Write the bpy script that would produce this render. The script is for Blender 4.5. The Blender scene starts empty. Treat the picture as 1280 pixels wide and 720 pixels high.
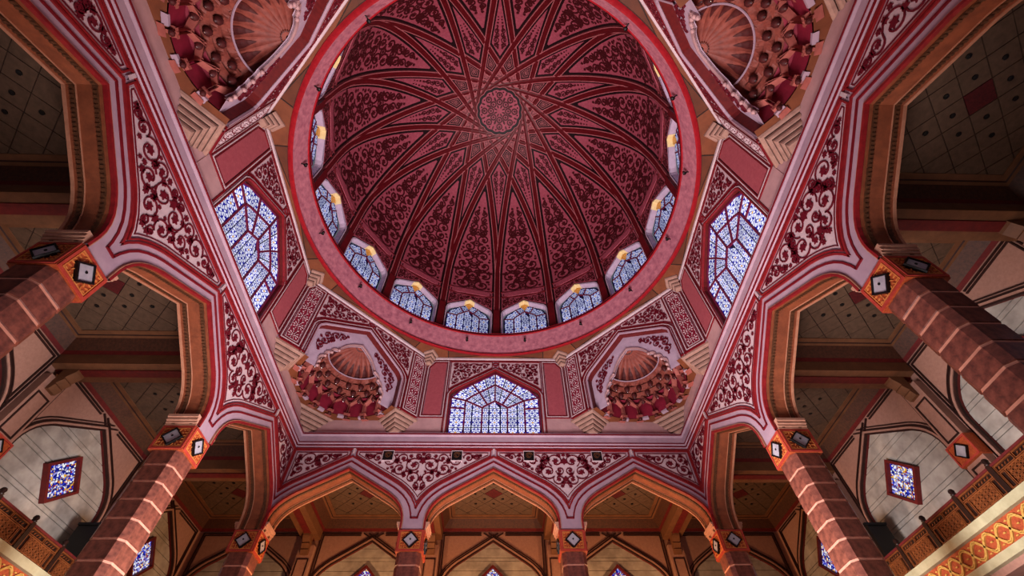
import bpy, math, random
import numpy as np
from mathutils import Vector

# ------------------------------------------------------------------ camera, world, lights, exposure
S = 8.0                                   # metres per arcade bay; all lengths below are in bays
C = bpy.context.scene.collection
scene = bpy.context.scene
PI = math.pi
rad = math.radians

F_PX, PITCH, YAW, ROLL, PY = 575.1067, .9076, .0442, -.0224, 391.6302
CAM = (.0281, -1.4163, 0.0)
cd = bpy.data.cameras.new('camera')
cd.sensor_fit = 'HORIZONTAL'; cd.sensor_width = 36.0
cd.lens = 36.0 * F_PX / 1280.0
cd.shift_y = (PY - 360.0) / 1280.0
cd.clip_start = .02; cd.clip_end = 500
cam = bpy.data.objects.new('camera', cd); C.objects.link(cam)
Fv = Vector((math.sin(YAW)*math.cos(PITCH), math.cos(YAW)*math.cos(PITCH), math.sin(PITCH)))
Rv = Vector((math.cos(YAW), -math.sin(YAW), 0)); Uv = Rv.cross(Fv)
R2 = Rv*math.cos(ROLL) + Uv*math.sin(ROLL); U2 = -Rv*math.sin(ROLL) + Uv*math.cos(ROLL)
from mathutils import Matrix
cam.matrix_world = Matrix(((R2.x, U2.x, -Fv.x, CAM[0]*S), (R2.y, U2.y, -Fv.y, CAM[1]*S), (R2.z, U2.z, -Fv.z, CAM[2]*S), (0, 0, 0, 1)))
scene.camera = cam

world = bpy.data.worlds.new('world'); scene.world = world
world.use_nodes = True
world.node_tree.nodes['Background'].inputs[0].default_value = (.75, .8, 1.0, 1)
world.node_tree.nodes['Background'].inputs[1].default_value = .15

vs = scene.view_settings
vs.view_transform = 'Standard'; vs.look = 'None'; vs.gamma = 1.0; vs.use_curve_mapping = False
vs.exposure = -0.2
scene.cycles.use_denoising = True
scene.cycles.max_bounces = 5
scene.cycles.diffuse_bounces = 3

def area_light(name, loc, size, power, color, aim, sy=None):
    d = bpy.data.lights.new(name, 'AREA'); d.shape = 'RECTANGLE'; d.size = size*S; d.size_y = (sy or size)*S
    d.energy = power; d.color = color
    o = bpy.data.objects.new(name, d); C.objects.link(o)
    o.location = Vector(loc)*S
    o.rotation_euler = (Vector(aim)-Vector(loc)).to_track_quat('-Z', 'Y').to_euler()
    return o
def point_light(name, loc, power, color, r=.15):
    d = bpy.data.lights.new(name, 'POINT'); d.energy = power; d.color = color; d.shadow_soft_size = r
    o = bpy.data.objects.new(name, d); C.objects.link(o); o.location = Vector(loc)*S
    return o
# soft unseen fill added at floor level to light the hall from below
up = area_light('hall_fill_light', (0, 0, -.15), 1.1, 5200, (1.0, .86, .87), (0, 0, 3))
up.data.spread = rad(98)
# unseen fill lights added mid-hall, standing in for lower-hall light on the galleries
for sx in (-1, 1):
    sl = area_light('side_fill_light', (-.2*sx, .3, .12), .8, 820, (1.0, .93, .95), (2.4*sx, .5, 1.15))
    sl.data.spread = rad(58)
# warm lamps under the three aisles, below the galleries' sight line
for x in (-1, 0, 1):
    point_light('front_aisle_lamp', (x, 1.98, .95), 1900, (1.0, .54, .24))
for x in (-2.25, 2.25):
    for y in (-1.0, 0.0, 1.0):
        point_light('side_aisle_lamp', (x, y, .98), 60, (1.0, .84, .78))

# ------------------------------------------------------------------ materials
def srgb(r, g, b):
    f = lambda c: (c/12.92 if c <= .04045 else ((c+.055)/1.055)**2.4)
    return (f(r/255), f(g/255), f(b/255), 1)
def mat(name, col, col2=None, scale=3.0, rough=.6, metal=0.0, detail=6, bump=0.0, bscale=None, spec=.3):
    m = bpy.data.materials.new(name); m.use_nodes = True
    nt = m.node_tree; b = nt.nodes['Principled BSDF']
    b.inputs['Roughness'].default_value = rough; b.inputs['Metallic'].default_value = metal
    b.inputs['Specular IOR Level'].default_value = spec
    c1 = srgb(*col)
    c2 = srgb(*col2) if col2 else srgb(*[max(0, c*.86) for c in col])
    tc = nt.nodes.new('ShaderNodeTexCoord'); n = nt.nodes.new('ShaderNodeTexNoise')
    n.inputs['Scale'].default_value = scale; n.inputs['Detail'].default_value = detail
    n.inputs['Roughness'].default_value = .65
    rp = nt.nodes.new('ShaderNodeValToRGB')
    rp.color_ramp.elements[0].position = .35; rp.color_ramp.elements[1].position = .65
    rp.color_ramp.elements[0].color = c2; rp.color_ramp.elements[1].color = c1
    nt.links.new(tc.outputs['Object'], n.inputs['Vector']); nt.links.new(n.outputs[0], rp.inputs[0])
    nt.links.new(rp.outputs[0], b.inputs['Base Color'])
    if bump:
        n2 = nt.nodes.new('ShaderNodeTexNoise'); n2.inputs['Scale'].default_value = bscale or scale*4
        bp = nt.nodes.new('ShaderNodeBump'); bp.inputs['Strength'].default_value = bump; bp.inputs['Distance'].default_value = .03
        nt.links.new(tc.outputs['Object'], n2.inputs['Vector']); nt.links.new(n2.outputs[0], bp.inputs['Height'])
        nt.links.new(bp.outputs[0], b.inputs['Normal'])
    return m
M = {}
M['mauve'] = mat('mauve_stone', (180, 152, 166), (164, 136, 152), 1.2)
M['pale'] = mat('pale_pink_wall', (190, 150, 150), (176, 136, 138), 1.5)
M['red'] = mat('red_moulding', (142, 30, 34), (118, 22, 28), 4, rough=.45)
M['redline'] = mat('dark_red_line', (120, 14, 26), (102, 10, 22), 4, rough=.5)
M['vine'] = mat('wine_red_relief', (104, 10, 30), (88, 6, 24), 5, rough=.55)
M['panel'] = mat('ivory_pink_panel', (206, 184, 188), (192, 168, 174), 3)
M['soffit'] = mat('ochre_soffit', (142, 76, 48), (116, 60, 38), 2.5)
M['rope'] = mat('brown_rope_band', (98, 58, 34), (70, 40, 24), 10)
M['gild'] = mat('pale_edge', (190, 132, 104), (168, 112, 86), 4, rough=.45)
M['granite'] = mat('red_granite', (144, 82, 66), (88, 46, 38), 5, rough=.35, detail=8, spec=.5)
M['mortar'] = mat('pale_mortar', (226, 160, 136), (206, 140, 118), 5)
M['orange'] = mat('orange_ornament', (186, 90, 46), (150, 58, 32), 14)
M['goldrelief'] = mat('gold_relief', (222, 178, 96), (190, 140, 62), 8, rough=.4)
M['black'] = mat('black_lacquer', (16, 13, 13), (10, 9, 9), 5, rough=.4)
M['silver'] = mat('frosted_glass_plaque', (190, 184, 192), (164, 158, 170), 3, rough=.2, spec=.6)
M['cap'] = mat('impost_stone', (200, 152, 128), (180, 130, 108), 3)
M['beam'] = mat('brown_beam', (118, 76, 50), (98, 62, 40), 2)
M['cove'] = mat('brown_granite_cove', (84, 48, 32), (60, 34, 24), 9)
M['covered'] = mat('dark_red_band', (104, 26, 24), (84, 18, 20), 5)
M['tile'] = mat('tan_ceiling_tile', (96, 72, 56), (78, 58, 44), 5)
M['tilered'] = mat('maroon_ceiling_tile', (86, 20, 22), (60, 12, 16), 12)
M['joint'] = mat('dark_joint', (48, 28, 22), (36, 20, 18), 5)
M['field'] = mat('pinkish_tan_field', (170, 126, 110), (154, 112, 98), 6)
M['brownline'] = mat('dark_brown_line', (52, 24, 18), (38, 16, 14), 5)
M['course'] = mat('grey_beige_stone', (176, 166, 156), (140, 130, 122), 1.1, detail=3)
M['wood'] = mat('carved_dark_wood', (80, 42, 22), (62, 30, 18), 6, rough=.4)
M['wooddark'] = mat('black_brown_wood', (44, 22, 14), (28, 14, 10), 6, rough=.4)
M['woodlight'] = mat('amber_wood', (138, 76, 38), (108, 56, 28), 6, rough=.4)
M['ledge'] = mat('cream_ledge', (196, 188, 150), (172, 162, 126), 2)
M['crimson'] = mat('crimson_plaster', (138, 30, 54), (116, 22, 42), 2)
M['rosepanel'] = mat('rose_panel', (170, 84, 92), (156, 72, 82), 8)
M['pinkgranite'] = mat('pink_granite', (190, 118, 130), (146, 82, 98), 3.5, detail=8)
M['ringred'] = mat('bright_red_band', (160, 26, 36), (136, 18, 28), 5, rough=.4)
M['brown'] = mat('ochre_brown_ceiling', (122, 66, 40), (104, 54, 32), 1.5)
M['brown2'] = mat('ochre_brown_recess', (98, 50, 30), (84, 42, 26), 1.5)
M['domebase'] = mat('maroon_black', (30, 4, 9), (22, 3, 7), 2)
M['domerib'] = mat('deep_red_rib', (100, 12, 20), (84, 8, 16), 3, rough=.45)
M['domepink'] = mat('dusty_rose_plaster', (174, 82, 98), (152, 66, 82), 4)
M['domeline'] = mat('rose_line', (190, 106, 110), (170, 92, 98), 4)
M['domevine'] = mat('maroon_arabesque', (72, 8, 16), (58, 5, 12), 3)
M['lavender'] = mat('lavender_plaster', (196, 172, 190), (178, 154, 174), 2)
M['terracotta'] = mat('terracotta_plaster', (144, 72, 60), (112, 52, 44), 4)
M['coral'] = mat('coral_frame', (186, 70, 54), (160, 52, 42), 5)
M['orangegold'] = mat('orange_gold_relief', (218, 138, 74), (196, 110, 54), 8)
M['ribpink'] = mat('pink_terracotta', (178, 100, 90), (156, 82, 74), 4)
M['terradark'] = mat('dark_terracotta', (82, 28, 28), (62, 20, 20), 8)
M['corbel'] = mat('sand_corbel', (172, 134, 120), (150, 114, 102), 3)
M['bead'] = mat('silvered_bead', (214, 206, 206), (180, 170, 170), 3, rough=.08, metal=.9)
M['mullion'] = mat('plum_mullion', (112, 22, 58), (92, 16, 48), 4)
M['lead'] = mat('navy_lead', (18, 14, 60), (14, 10, 46), 4)
M['floor'] = mat('hall_carpet', (140, 60, 64), (120, 48, 54), 2)
M['amber'] = mat('amber_gold', (236, 176, 88), (220, 150, 60), 3, rough=.3)
M['cream'] = mat('cream_light_patch', (236, 214, 160), (226, 200, 140), 3, rough=.4)

def N(nt, t, **k):
    n = nt.nodes.new(t)
    for a, v in k.items(): setattr(n, a, v)
    return n
def glass_mat(name, ground, petal, hot, strength, petals=6, colour=False):
    """Backlit stained glass: a rosette on every pane (UV), cells and specks from Voronoi."""
    m = bpy.data.materials.new(name); m.use_nodes = True
    nt = m.node_tree; L = nt.links
    nt.nodes.remove(nt.nodes['Principled BSDF']); out = nt.nodes['Material Output']
    em = N(nt, 'ShaderNodeEmission'); em.inputs[1].default_value = strength
    L.new(em.outputs[0], out.inputs[0])
    uv = N(nt, 'ShaderNodeUVMap')
    oi = N(nt, 'ShaderNodeObjectInfo')
    def math_(op, a, b=None):
        n = N(nt, 'ShaderNodeMath', operation=op)
        for i, x in enumerate((a, b)):
            if x is None: continue
            if isinstance(x, (int, float)): n.inputs[i].default_value = x
            else: L.new(x, n.inputs[i])
        return n.outputs[0]
    def mix(fac, a, b):
        n = N(nt, 'ShaderNodeMix', data_type='RGBA')
        if isinstance(fac, (int, float)): n.inputs[0].default_value = fac
        else: L.new(fac, n.inputs[0])
        for i, x in ((6, a), (7, b)):
            if isinstance(x, tuple): n.inputs[i].default_value = x
            else: L.new(x, n.inputs[i])
        return n.outputs[2]
    sx = N(nt, 'ShaderNodeSeparateXYZ'); L.new(uv.outputs[0], sx.inputs[0])
    vor = N(nt, 'ShaderNodeTexVoronoi', voronoi_dimensions='2D'); L.new(uv.outputs[0], vor.inputs['Vector'])
    if colour:
        vor.inputs['Scale'].default_value = 4.2
        rp = N(nt, 'ShaderNodeValToRGB'); rp.color_ramp.interpolation = 'CONSTANT'
        cols = [(0, (20, 24, 120)), (.26, (236, 236, 246)), (.44, (40, 50, 190)), (.62, (230, 170, 60)), (.72, (150, 150, 220)), (.86, (150, 40, 40)), (.93, (250, 245, 235))]
        while len(rp.color_ramp.elements) < len(cols): rp.color_ramp.elements.new(.5)
        for e, (p, c) in zip(rp.color_ramp.elements, cols): e.position = p; e.color = srgb(*c)
        sr = N(nt, 'ShaderNodeSeparateColor'); L.new(vor.outputs['Color'], sr.inputs[0])
        v = math_('FRACT', math_('ADD', sr.outputs[0], oi.outputs['Random']))
        L.new(v, rp.inputs[0])
        L.new(rp.outputs[0], em.inputs[0])
        return m
    x = math_('SUBTRACT', math_('FRACT', sx.outputs[0]), .5); y = math_('SUBTRACT', math_('FRACT', sx.outputs[1]), .5)
    r = math_('SQRT', math_('ADD', math_('MULTIPLY', x, x), math_('MULTIPLY', y, y)))
    th = math_('ARCTAN2', y, x)
    lob = math_('ABSOLUTE', math_('COSINE', math_('MULTIPLY', th, petals/2)))
    edge = math_('ADD', math_('MULTIPLY', lob, .28), .12)
    inpetal = math_('LESS_THAN', r, edge)
    notcore = math_('GREATER_THAN', r, .10)
    pet = math_('MULTIPLY', inpetal, notcore)
    corner = math_('GREATER_THAN', r, math_('SUBTRACT', .60, math_('MULTIPLY', lob, .10)))
    line = math_('LESS_THAN', math_('ABSOLUTE', math_('SUBTRACT', r, edge)), .072)
    spoke = math_('LESS_THAN', math_('ABSOLUTE', math_('SUBTRACT', r, math_('ADD', math_('MULTIPLY', lob, -.10), .56))), .035)
    pat = math_('SUBTRACT', 1.0, math_('MAXIMUM', math_('MAXIMUM', line, spoke), math_('LESS_THAN', r, .10)))
    col = mix(pat, srgb(*ground), srgb(*petal))
    core = math_('LESS_THAN', r, .075)
    col = mix(math_('MULTIPLY', core, math_('GREATER_THAN', oi.outputs['Random'], .35)), col, srgb(*hot))
    tint = N(nt, 'ShaderNodeHueSaturation')
    L.new(col, tint.inputs['Color'])
    L.new(math_('ADD', math_('MULTIPLY', oi.outputs['Random'], .5), .7), tint.inputs['Value'])
    L.new(tint.outputs[0], em.inputs[0])
    return m
M['glass'] = glass_mat('blue_white_stained_glass', (24, 22, 150), (230, 230, 252), (240, 180, 70), 1.3)
M['domeglass'] = glass_mat('dome_stained_glass', (20, 20, 120), (200, 204, 240), (236, 180, 80), .95)
M['colourglass'] = glass_mat('many_coloured_stained_glass', (0, 0, 0), (0, 0, 0), (0, 0, 0), 1.1, colour=True)

# ------------------------------------------------------------------ mesh building
class MB:
    def __init__(self): self.v = []; self.f = []; self.uv = {}
    def face(self, pts, uv=None):
        i = len(self.v); self.v.extend([tuple(p) for p in pts]); self.f.append(tuple(range(i, i+len(pts))))
        if uv: self.uv[len(self.f)-1] = uv
    def box(self, x0, x1, y0, y1, z0, z1):
        p = [(x0,y0,z0),(x1,y0,z0),(x1,y1,z0),(x0,y1,z0),(x0,y0,z1),(x1,y0,z1),(x1,y1,z1),(x0,y1,z1)]
        i = len(self.v); self.v.extend(p)
        for q in ((0,3,2,1),(4,5,6,7),(0,1,5,4),(1,2,6,5),(2,3,7,6),(3,0,4,7)): self.f.append(tuple(i+k for k in q))
    def grid(self, rows, close=False):
        i = len(self.v); n = len(rows[0])
        for r in rows: self.v.extend([tuple(p) for p in r])
        for a in range(len(rows)-1):
            for b in range(n if close else n-1):
                c = (b+1) % n
                self.f.append((i+a*n+b, i+a*n+c, i+(a+1)*n+c, i+(a+1)*n+b))
    def prism(self, poly, mp, d0, d1, uv=None, back=False):
        n = len(poly); i = len(self.v)
        self.v.extend([mp(p[0], p[1], d1) for p in poly]); self.v.extend([mp(p[0], p[1], d0) for p in poly])
        self.f.append(tuple(range(i, i+n)))
        if uv: self.uv[len(self.f)-1] = uv
        for k in range(n): self.f.append((i+k, i+n+k, i+n+(k+1) % n, i+(k+1) % n))
        if back: self.f.append(tuple(i+n+k for k in reversed(range(n))))
    def ribbon(self, pts, w, mp, d0, d1, closed=False, bevel=0.0):
        """a raised strip of width w along a 2D path, mitred"""
        pts = dedupe(pts, closed)
        if len(pts) < 2: return
        A = offset(pts, w/2, closed); B = offset(pts, -w/2, closed)
        rows = []
        for a, b in zip(A, B):
            rows.append([mp(a[0], a[1], d0), mp(a[0], a[1], d1), mp(b[0], b[1], d1), mp(b[0], b[1], d0)])
        if closed: rows.append(rows[0])
        self.grid(rows)
    def lathe(self, prof, n=96, a0=0.0, a1=2*PI, cx=0.0, cy=0.0):
        full = abs(a1-a0-2*PI) < 1e-6
        k = n if full else n+1
        rows = [[(cx+r*math.sin(a0+(a1-a0)*j/n), cy+r*math.cos(a0+(a1-a0)*j/n), z) for j in range(k)] for r, z in prof]
        self.grid(rows, close=full)
    def mesh(self, name, m, base=(0, 0, 0), smooth=False):
        me = bpy.data.meshes.new(name)
        V = (np.array(self.v, float) - np.array(base, float)) * S
        me.from_pydata(V.tolist(), [], self.f)
        me.materials.append(M[m] if isinstance(m, str) else m)
        if self.uv:
            ul = me.uv_layers.new(name='UVMap')
            for fi, u in self.uv.items():
                p = me.polygons[fi]
                for li, c in zip(p.loop_indices, u): ul.data[li].uv = c
        if smooth: me.polygons.foreach_set('use_smooth', [True]*len(me.polygons))
        me.update()
        return me

def dedupe(p, closed=False):
    o = []
    for q in p:
        if not o or math.hypot(q[0]-o[-1][0], q[1]-o[-1][1]) > 1e-6: o.append((q[0], q[1]))
    if closed and len(o) > 1 and math.hypot(o[0][0]-o[-1][0], o[0][1]-o[-1][1]) < 1e-6: o.pop()
    return o
def offset(p, d, closed=False):
    """offset a 2D path to its left by d, mitred"""
    n = len(p); out = []
    for i in range(n):
        a = p[(i-1) % n] if closed or i > 0 else None
        b = p[(i+1) % n] if closed or i < n-1 else None
        ns = []
        for u, v in ((a, p[i]), (p[i], b)):
            if u is None or v is None: continue
            dx, dy = v[0]-u[0], v[1]-u[1]; L = math.hypot(dx, dy) or 1e-9
            ns.append((-dy/L, dx/L))
        if len(ns) == 1: m = ns[0]; k = 1
        else:
            m = (ns[0][0]+ns[1][0], ns[0][1]+ns[1][1]); L = math.hypot(*m) or 1e-9
            m = (m[0]/L, m[1]/L); k = min(4.0, 1/max(.2, m[0]*ns[0][0]+m[1]*ns[0][1]))
        out.append((p[i][0]+m[0]*d*k, p[i][1]+m[1]*d*k))
    return out
def area2(p): return .5*sum(p[i][0]*p[(i+1) % len(p)][1]-p[(i+1) % len(p)][0]*p[i][1] for i in range(len(p)))
def inset(p, d):
    p = dedupe(p, True)
    return offset(p, d if area2(p) > 0 else -d, True)
def clip(pts, lim, side=1, axis=0):
    """part of an open path with side*coord <= side*lim"""
    o = []
    for a, b in zip(pts, pts[1:]):
        ia, ib = side*a[axis] <= side*lim+1e-9, side*b[axis] <= side*lim+1e-9
        if ia: o.append(a)
        if ia != ib:
            t = (lim-a[axis])/(b[axis]-a[axis]); o.append((a[0]+(b[0]-a[0])*t, a[1]+(b[1]-a[1])*t))
    if side*pts[-1][axis] <= side*lim+1e-9: o.append(pts[-1])
    return o
def clip_poly(poly, lim, side, axis):
    return clip(list(poly)+[poly[0]], lim, side, axis)

BASE = {}
def rotz(a, p):
    c, s = math.cos(-a), math.sin(-a)
    return (p[0]*c-p[1]*s, p[0]*s+p[1]*c, p[2])
def props(o, label=None, cat=None, group=None, kind=None):
    for k, v in (('label', label), ('category', cat), ('group', group), ('kind', kind)):
        if v: o[k] = v
    return o
def thing(name, label, cat, base=(0, 0, 0), az=0.0, group=None, kind=None):
    o = bpy.data.objects.new(name, None); C.objects.link(o)
    o.empty_display_size = .1
    o.location = Vector(rotz(az, base))*S; o.rotation_euler = (0, 0, -az)
    BASE[o.name] = base
    return props(o, label, cat, group, kind or 'thing')
def part(name, mb, m, parent, smooth=False, kind=None, label=None):
    me = mb.mesh(name, m, BASE[parent.name], smooth) if isinstance(mb, MB) else mb
    o = bpy.data.objects.new(name, me); C.objects.link(o); o.parent = parent
    BASE[o.name] = BASE[parent.name]
    return props(o, label, None, None, kind)
def solid(name, mb, m, label, cat, base=(0, 0, 0), az=0.0, group=None, kind=None, smooth=False):
    me = mb.mesh(name, m, base, smooth)
    o = bpy.data.objects.new(name, me); C.objects.link(o)
    o.location = Vector(rotz(az, base))*S; o.rotation_euler = (0, 0, -az); BASE[o.name] = base
    return props(o, label, cat, group, kind)
CH = {}
def dup(root, loc=None, az=None, label=None, group=None, name=None, skip=()):
    """copy a thing with its parts and sub-parts; loc and az in the front frame"""
    r = root.copy(); C.objects.link(r)
    if name: r.name = name
    b = loc if loc is not None else BASE[root.name]
    a = az if az is not None else 0.0
    r.location = Vector(rotz(a, b))*S; r.rotation_euler = (0, 0, -a); BASE[r.name] = b
    if label: r['label'] = label
    if group: r['group'] = group
    for ch in root.children:
        if ch.name.split('.')[0] in skip: continue
        c = ch.copy(); C.objects.link(c); c.parent = r
        for g in ch.children:
            d = g.copy(); C.objects.link(d); d.parent = c
    return r

# ------------------------------------------------------------------ scroll ornament
def inside_dist(P, poly):
    """signed distance of points P (n,2) to a polygon, positive inside"""
    Q = np.array(poly); A = Q; B = np.roll(Q, -1, 0)
    d = np.full(len(P), 1e9); ins = np.zeros(len(P), bool)
    for a, b in zip(A, B):
        ab = b-a; t = np.clip(((P-a)@ab)/(ab@ab+1e-12), 0, 1)
        d = np.minimum(d, np.hypot(*(P-a-t[:, None]*ab).T))
        c = ((a[1] > P[:, 1]) != (b[1] > P[:, 1]))
        with np.errstate(divide='ignore', invalid='ignore'):
            xi = (b[0]-a[0])*(P[:, 1]-a[1])/((b[1]-a[1]) if b[1] != a[1] else 1e-12)+a[0]
        ins ^= c & (P[:, 0] < xi)
    return np.where(ins, d, -d)
LEAF = [(1.0, 0), (.45, .42), (.55, .85), (0, .5), (-.45, .8), (-.5, .3), (-.95, 0), (-.5, -.3), (-.45, -.8), (0, -.5), (.55, -.85), (.45, -.42)]
def leaf(mb, x, y, r, a, mp, d0, d1, sx=1.0):
    c, s = math.cos(a), math.sin(a)
    mb.prism([(x+r*(px*c-py*s*sx), y+r*(px*s+py*c*sx)) for px, py in LEAF], mp, d0, d1)
def drop(mb, x, y, r, a, mp, d0, d1, w=.45):
    c, s = math.cos(a), math.sin(a)
    P = [(1.2, 0), (.5, .5*w*2), (-.3, .9*w), (-.9, .5*w), (-1, 0), (-.9, -.5*w), (-.3, -.9*w), (.5, -.5*w*2)]
    mb.prism([(x+r*(px*c-py*s), y+r*(px*s+py*c)) for px, py in P], mp, d0, d1)
def scrolls(poly, mp, seed, rmax, rmin, stroke, leafr, d0=0.0, d1=.004, mirror=None, margin=.006, turns=1.0, seg=10, fill=True, bold=False):
    """tendrils curling round leaves packed into a polygon, joined into one relief"""
    rng = random.Random(seed); mb = MB()
    poly = dedupe(poly, True); Q = np.array(poly)
    lo, hi = Q.min(0), Q.max(0); st = rmin*.5
    xs, ys = np.meshgrid(np.arange(lo[0], hi[0], st), np.arange(lo[1], hi[1], st))
    P = np.stack([xs.ravel(), ys.ravel()], -1)
    P = P + np.array([[rng.uniform(-.3, .3)*st, rng.uniform(-.3, .3)*st] for _ in range(len(P))]).reshape(-1, 2)
    D = inside_dist(P, poly)-margin
    circ = []; free = D.copy(); r = rmax
    while r > rmin*.5:
        ok = np.where(free >= r)[0]
        if len(ok) == 0: r *= .86; continue
        # hug the neighbours: take the candidate with the least spare room
        i = ok[np.argmin(free[ok] + np.array([rng.uniform(0, .25)*r for _ in ok]))]
        circ.append((P[i][0], P[i][1], r)); free = np.minimum(free, np.hypot(P[:, 0]-P[i][0], P[:, 1]-P[i][1])-r*.96)
    def both(f):
        f(lambda x, y: (x, y), False)
        if mirror is not None: f(lambda x, y: (2*mirror-x, y), True)
    for k, (x, y, r) in enumerate(circ):
        if r < rmin:
            if fill:
                a = rng.uniform(0, 6.28)
                def g(t, m, x=x, y=y, r=r, a=a):
                    u, v = t(x, y); leaf(mb, u, v, min(leafr*.9, r*.95), PI-a if m else a, mp, d0, d1)
                both(g)
            continue
        near = min((c for c in circ if c[2] >= rmin and c is not circ[k]), key=lambda c: math.hypot(c[0]-x, c[1]-y)-c[2], default=None)
        a0 = math.atan2(near[1]-y, near[0]-x) if near else 0
        sg = 1 if (k % 2) else -1
        n = max(10, int(seg*turns*1.5)); pts = []
        for j in range(n+1):
            t = j/n; rr = r*(1.0-.55*t**2.2); aa = a0+sg*t*turns*2*PI
            pts.append((x+rr*math.cos(aa), y+rr*math.sin(aa)))
        for q, (hx, hy) in enumerate([(.0, .0)]):
            a = a0+sg*turns*2*PI
            def g(t, m, pts=pts, x=x, y=y, r=r, a=a):
                mb.ribbon([t(*p) for p in pts], stroke, mp, d0, d1)
                u, v = t(x, y); leaf(mb, u, v, min(leafr*1.1, r*.48), PI-a if m else a, mp, d0, d1)
            both(g)
        # leaflets off the tendril
        for q in range(2):
            aa = a0+sg*(1.2+q*1.9); lx, ly = x+r*1.0*math.cos(aa), y+r*1.0*math.sin(aa)
            if inside_dist(np.array([[lx, ly]]), poly)[0] < leafr*.7: continue
            def g(t, m, lx=lx, ly=ly, aa=aa):
                u, v = t(lx, ly)
                (drop if bold else leaf)(mb, u, v, leafr*(1.0 if bold else .8), (PI-aa-.6*sg) if m else aa+.6*sg, mp, d0, d1)
            both(g)
    return mb

# ------------------------------------------------------------------ shared profiles
W = 1.43                                   # inner face of the arcade walls, and of the octagon's faces
T = .15                                    # wall thickness
ZT = 2.06                                  # top of the arcade zone
HALF = [(.423, 1.44), (.423, 1.50), (.419, 1.532), (.407, 1.568), (.388, 1.602), (.362, 1.632), (.330, 1.660), (.30, 1.682), (0, 1.862)]
ARCH = [(-s, z) for s, z in HALF] + [(s, z) for s, z in reversed(HALF[:-1])]
def wall_map(y0): return lambda s, z, d: (s, y0-d, z)
WM = wall_map(W)
def zopen(half, s):
    s = abs(s)
    for (a, za), (b, zb) in zip(half, half[1:]):
        if b <= s <= a and a != b: return za+(zb-za)*(s-a)/(b-a)
    return half[0][1]
def arch_panel(mb, half, c, s0, s1, ztop, zbot, mp, d=0.0):
    """a face above an arch between s0 and s1 (relative to the arch centre c), with piers down to zbot"""
    w = half[0][0]
    xs = sorted({s0, s1} | {v for s, _ in half for v in (s, -s) if s0 < v < s1})
    for a, b in zip(xs, xs[1:]):
        mid = (a+b)/2
        za, zb = (zbot, zbot) if abs(mid) > w else (zopen(half, a) if abs(a) < w else half[[i for i in range(len(half)) if half[i][0] == w][-1]][1],
                                                   zopen(half, b) if abs(b) < w else half[[i for i in range(len(half)) if half[i][0] == w][-1]][1])
        mb.face([mp(c+a, za, d), mp(c+b, zb, d), mp(c+b, ztop, d), mp(c+a, ztop, d)])

SIDES = [('front', 0.0, 'far'), ('left', -PI/2, 'left'), ('right', PI/2, 'right'), ('back', PI, 'rear')]

# ------------------------------------------------------------------ floor
mb = MB(); mb.box(-2.6, 2.6, -2.6, 2.6, -.26, -.20)
solid('floor', mb, 'floor', 'red carpeted prayer hall floor below the arcades', 'floor', (0, 0, -.2), kind='structure')

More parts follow.
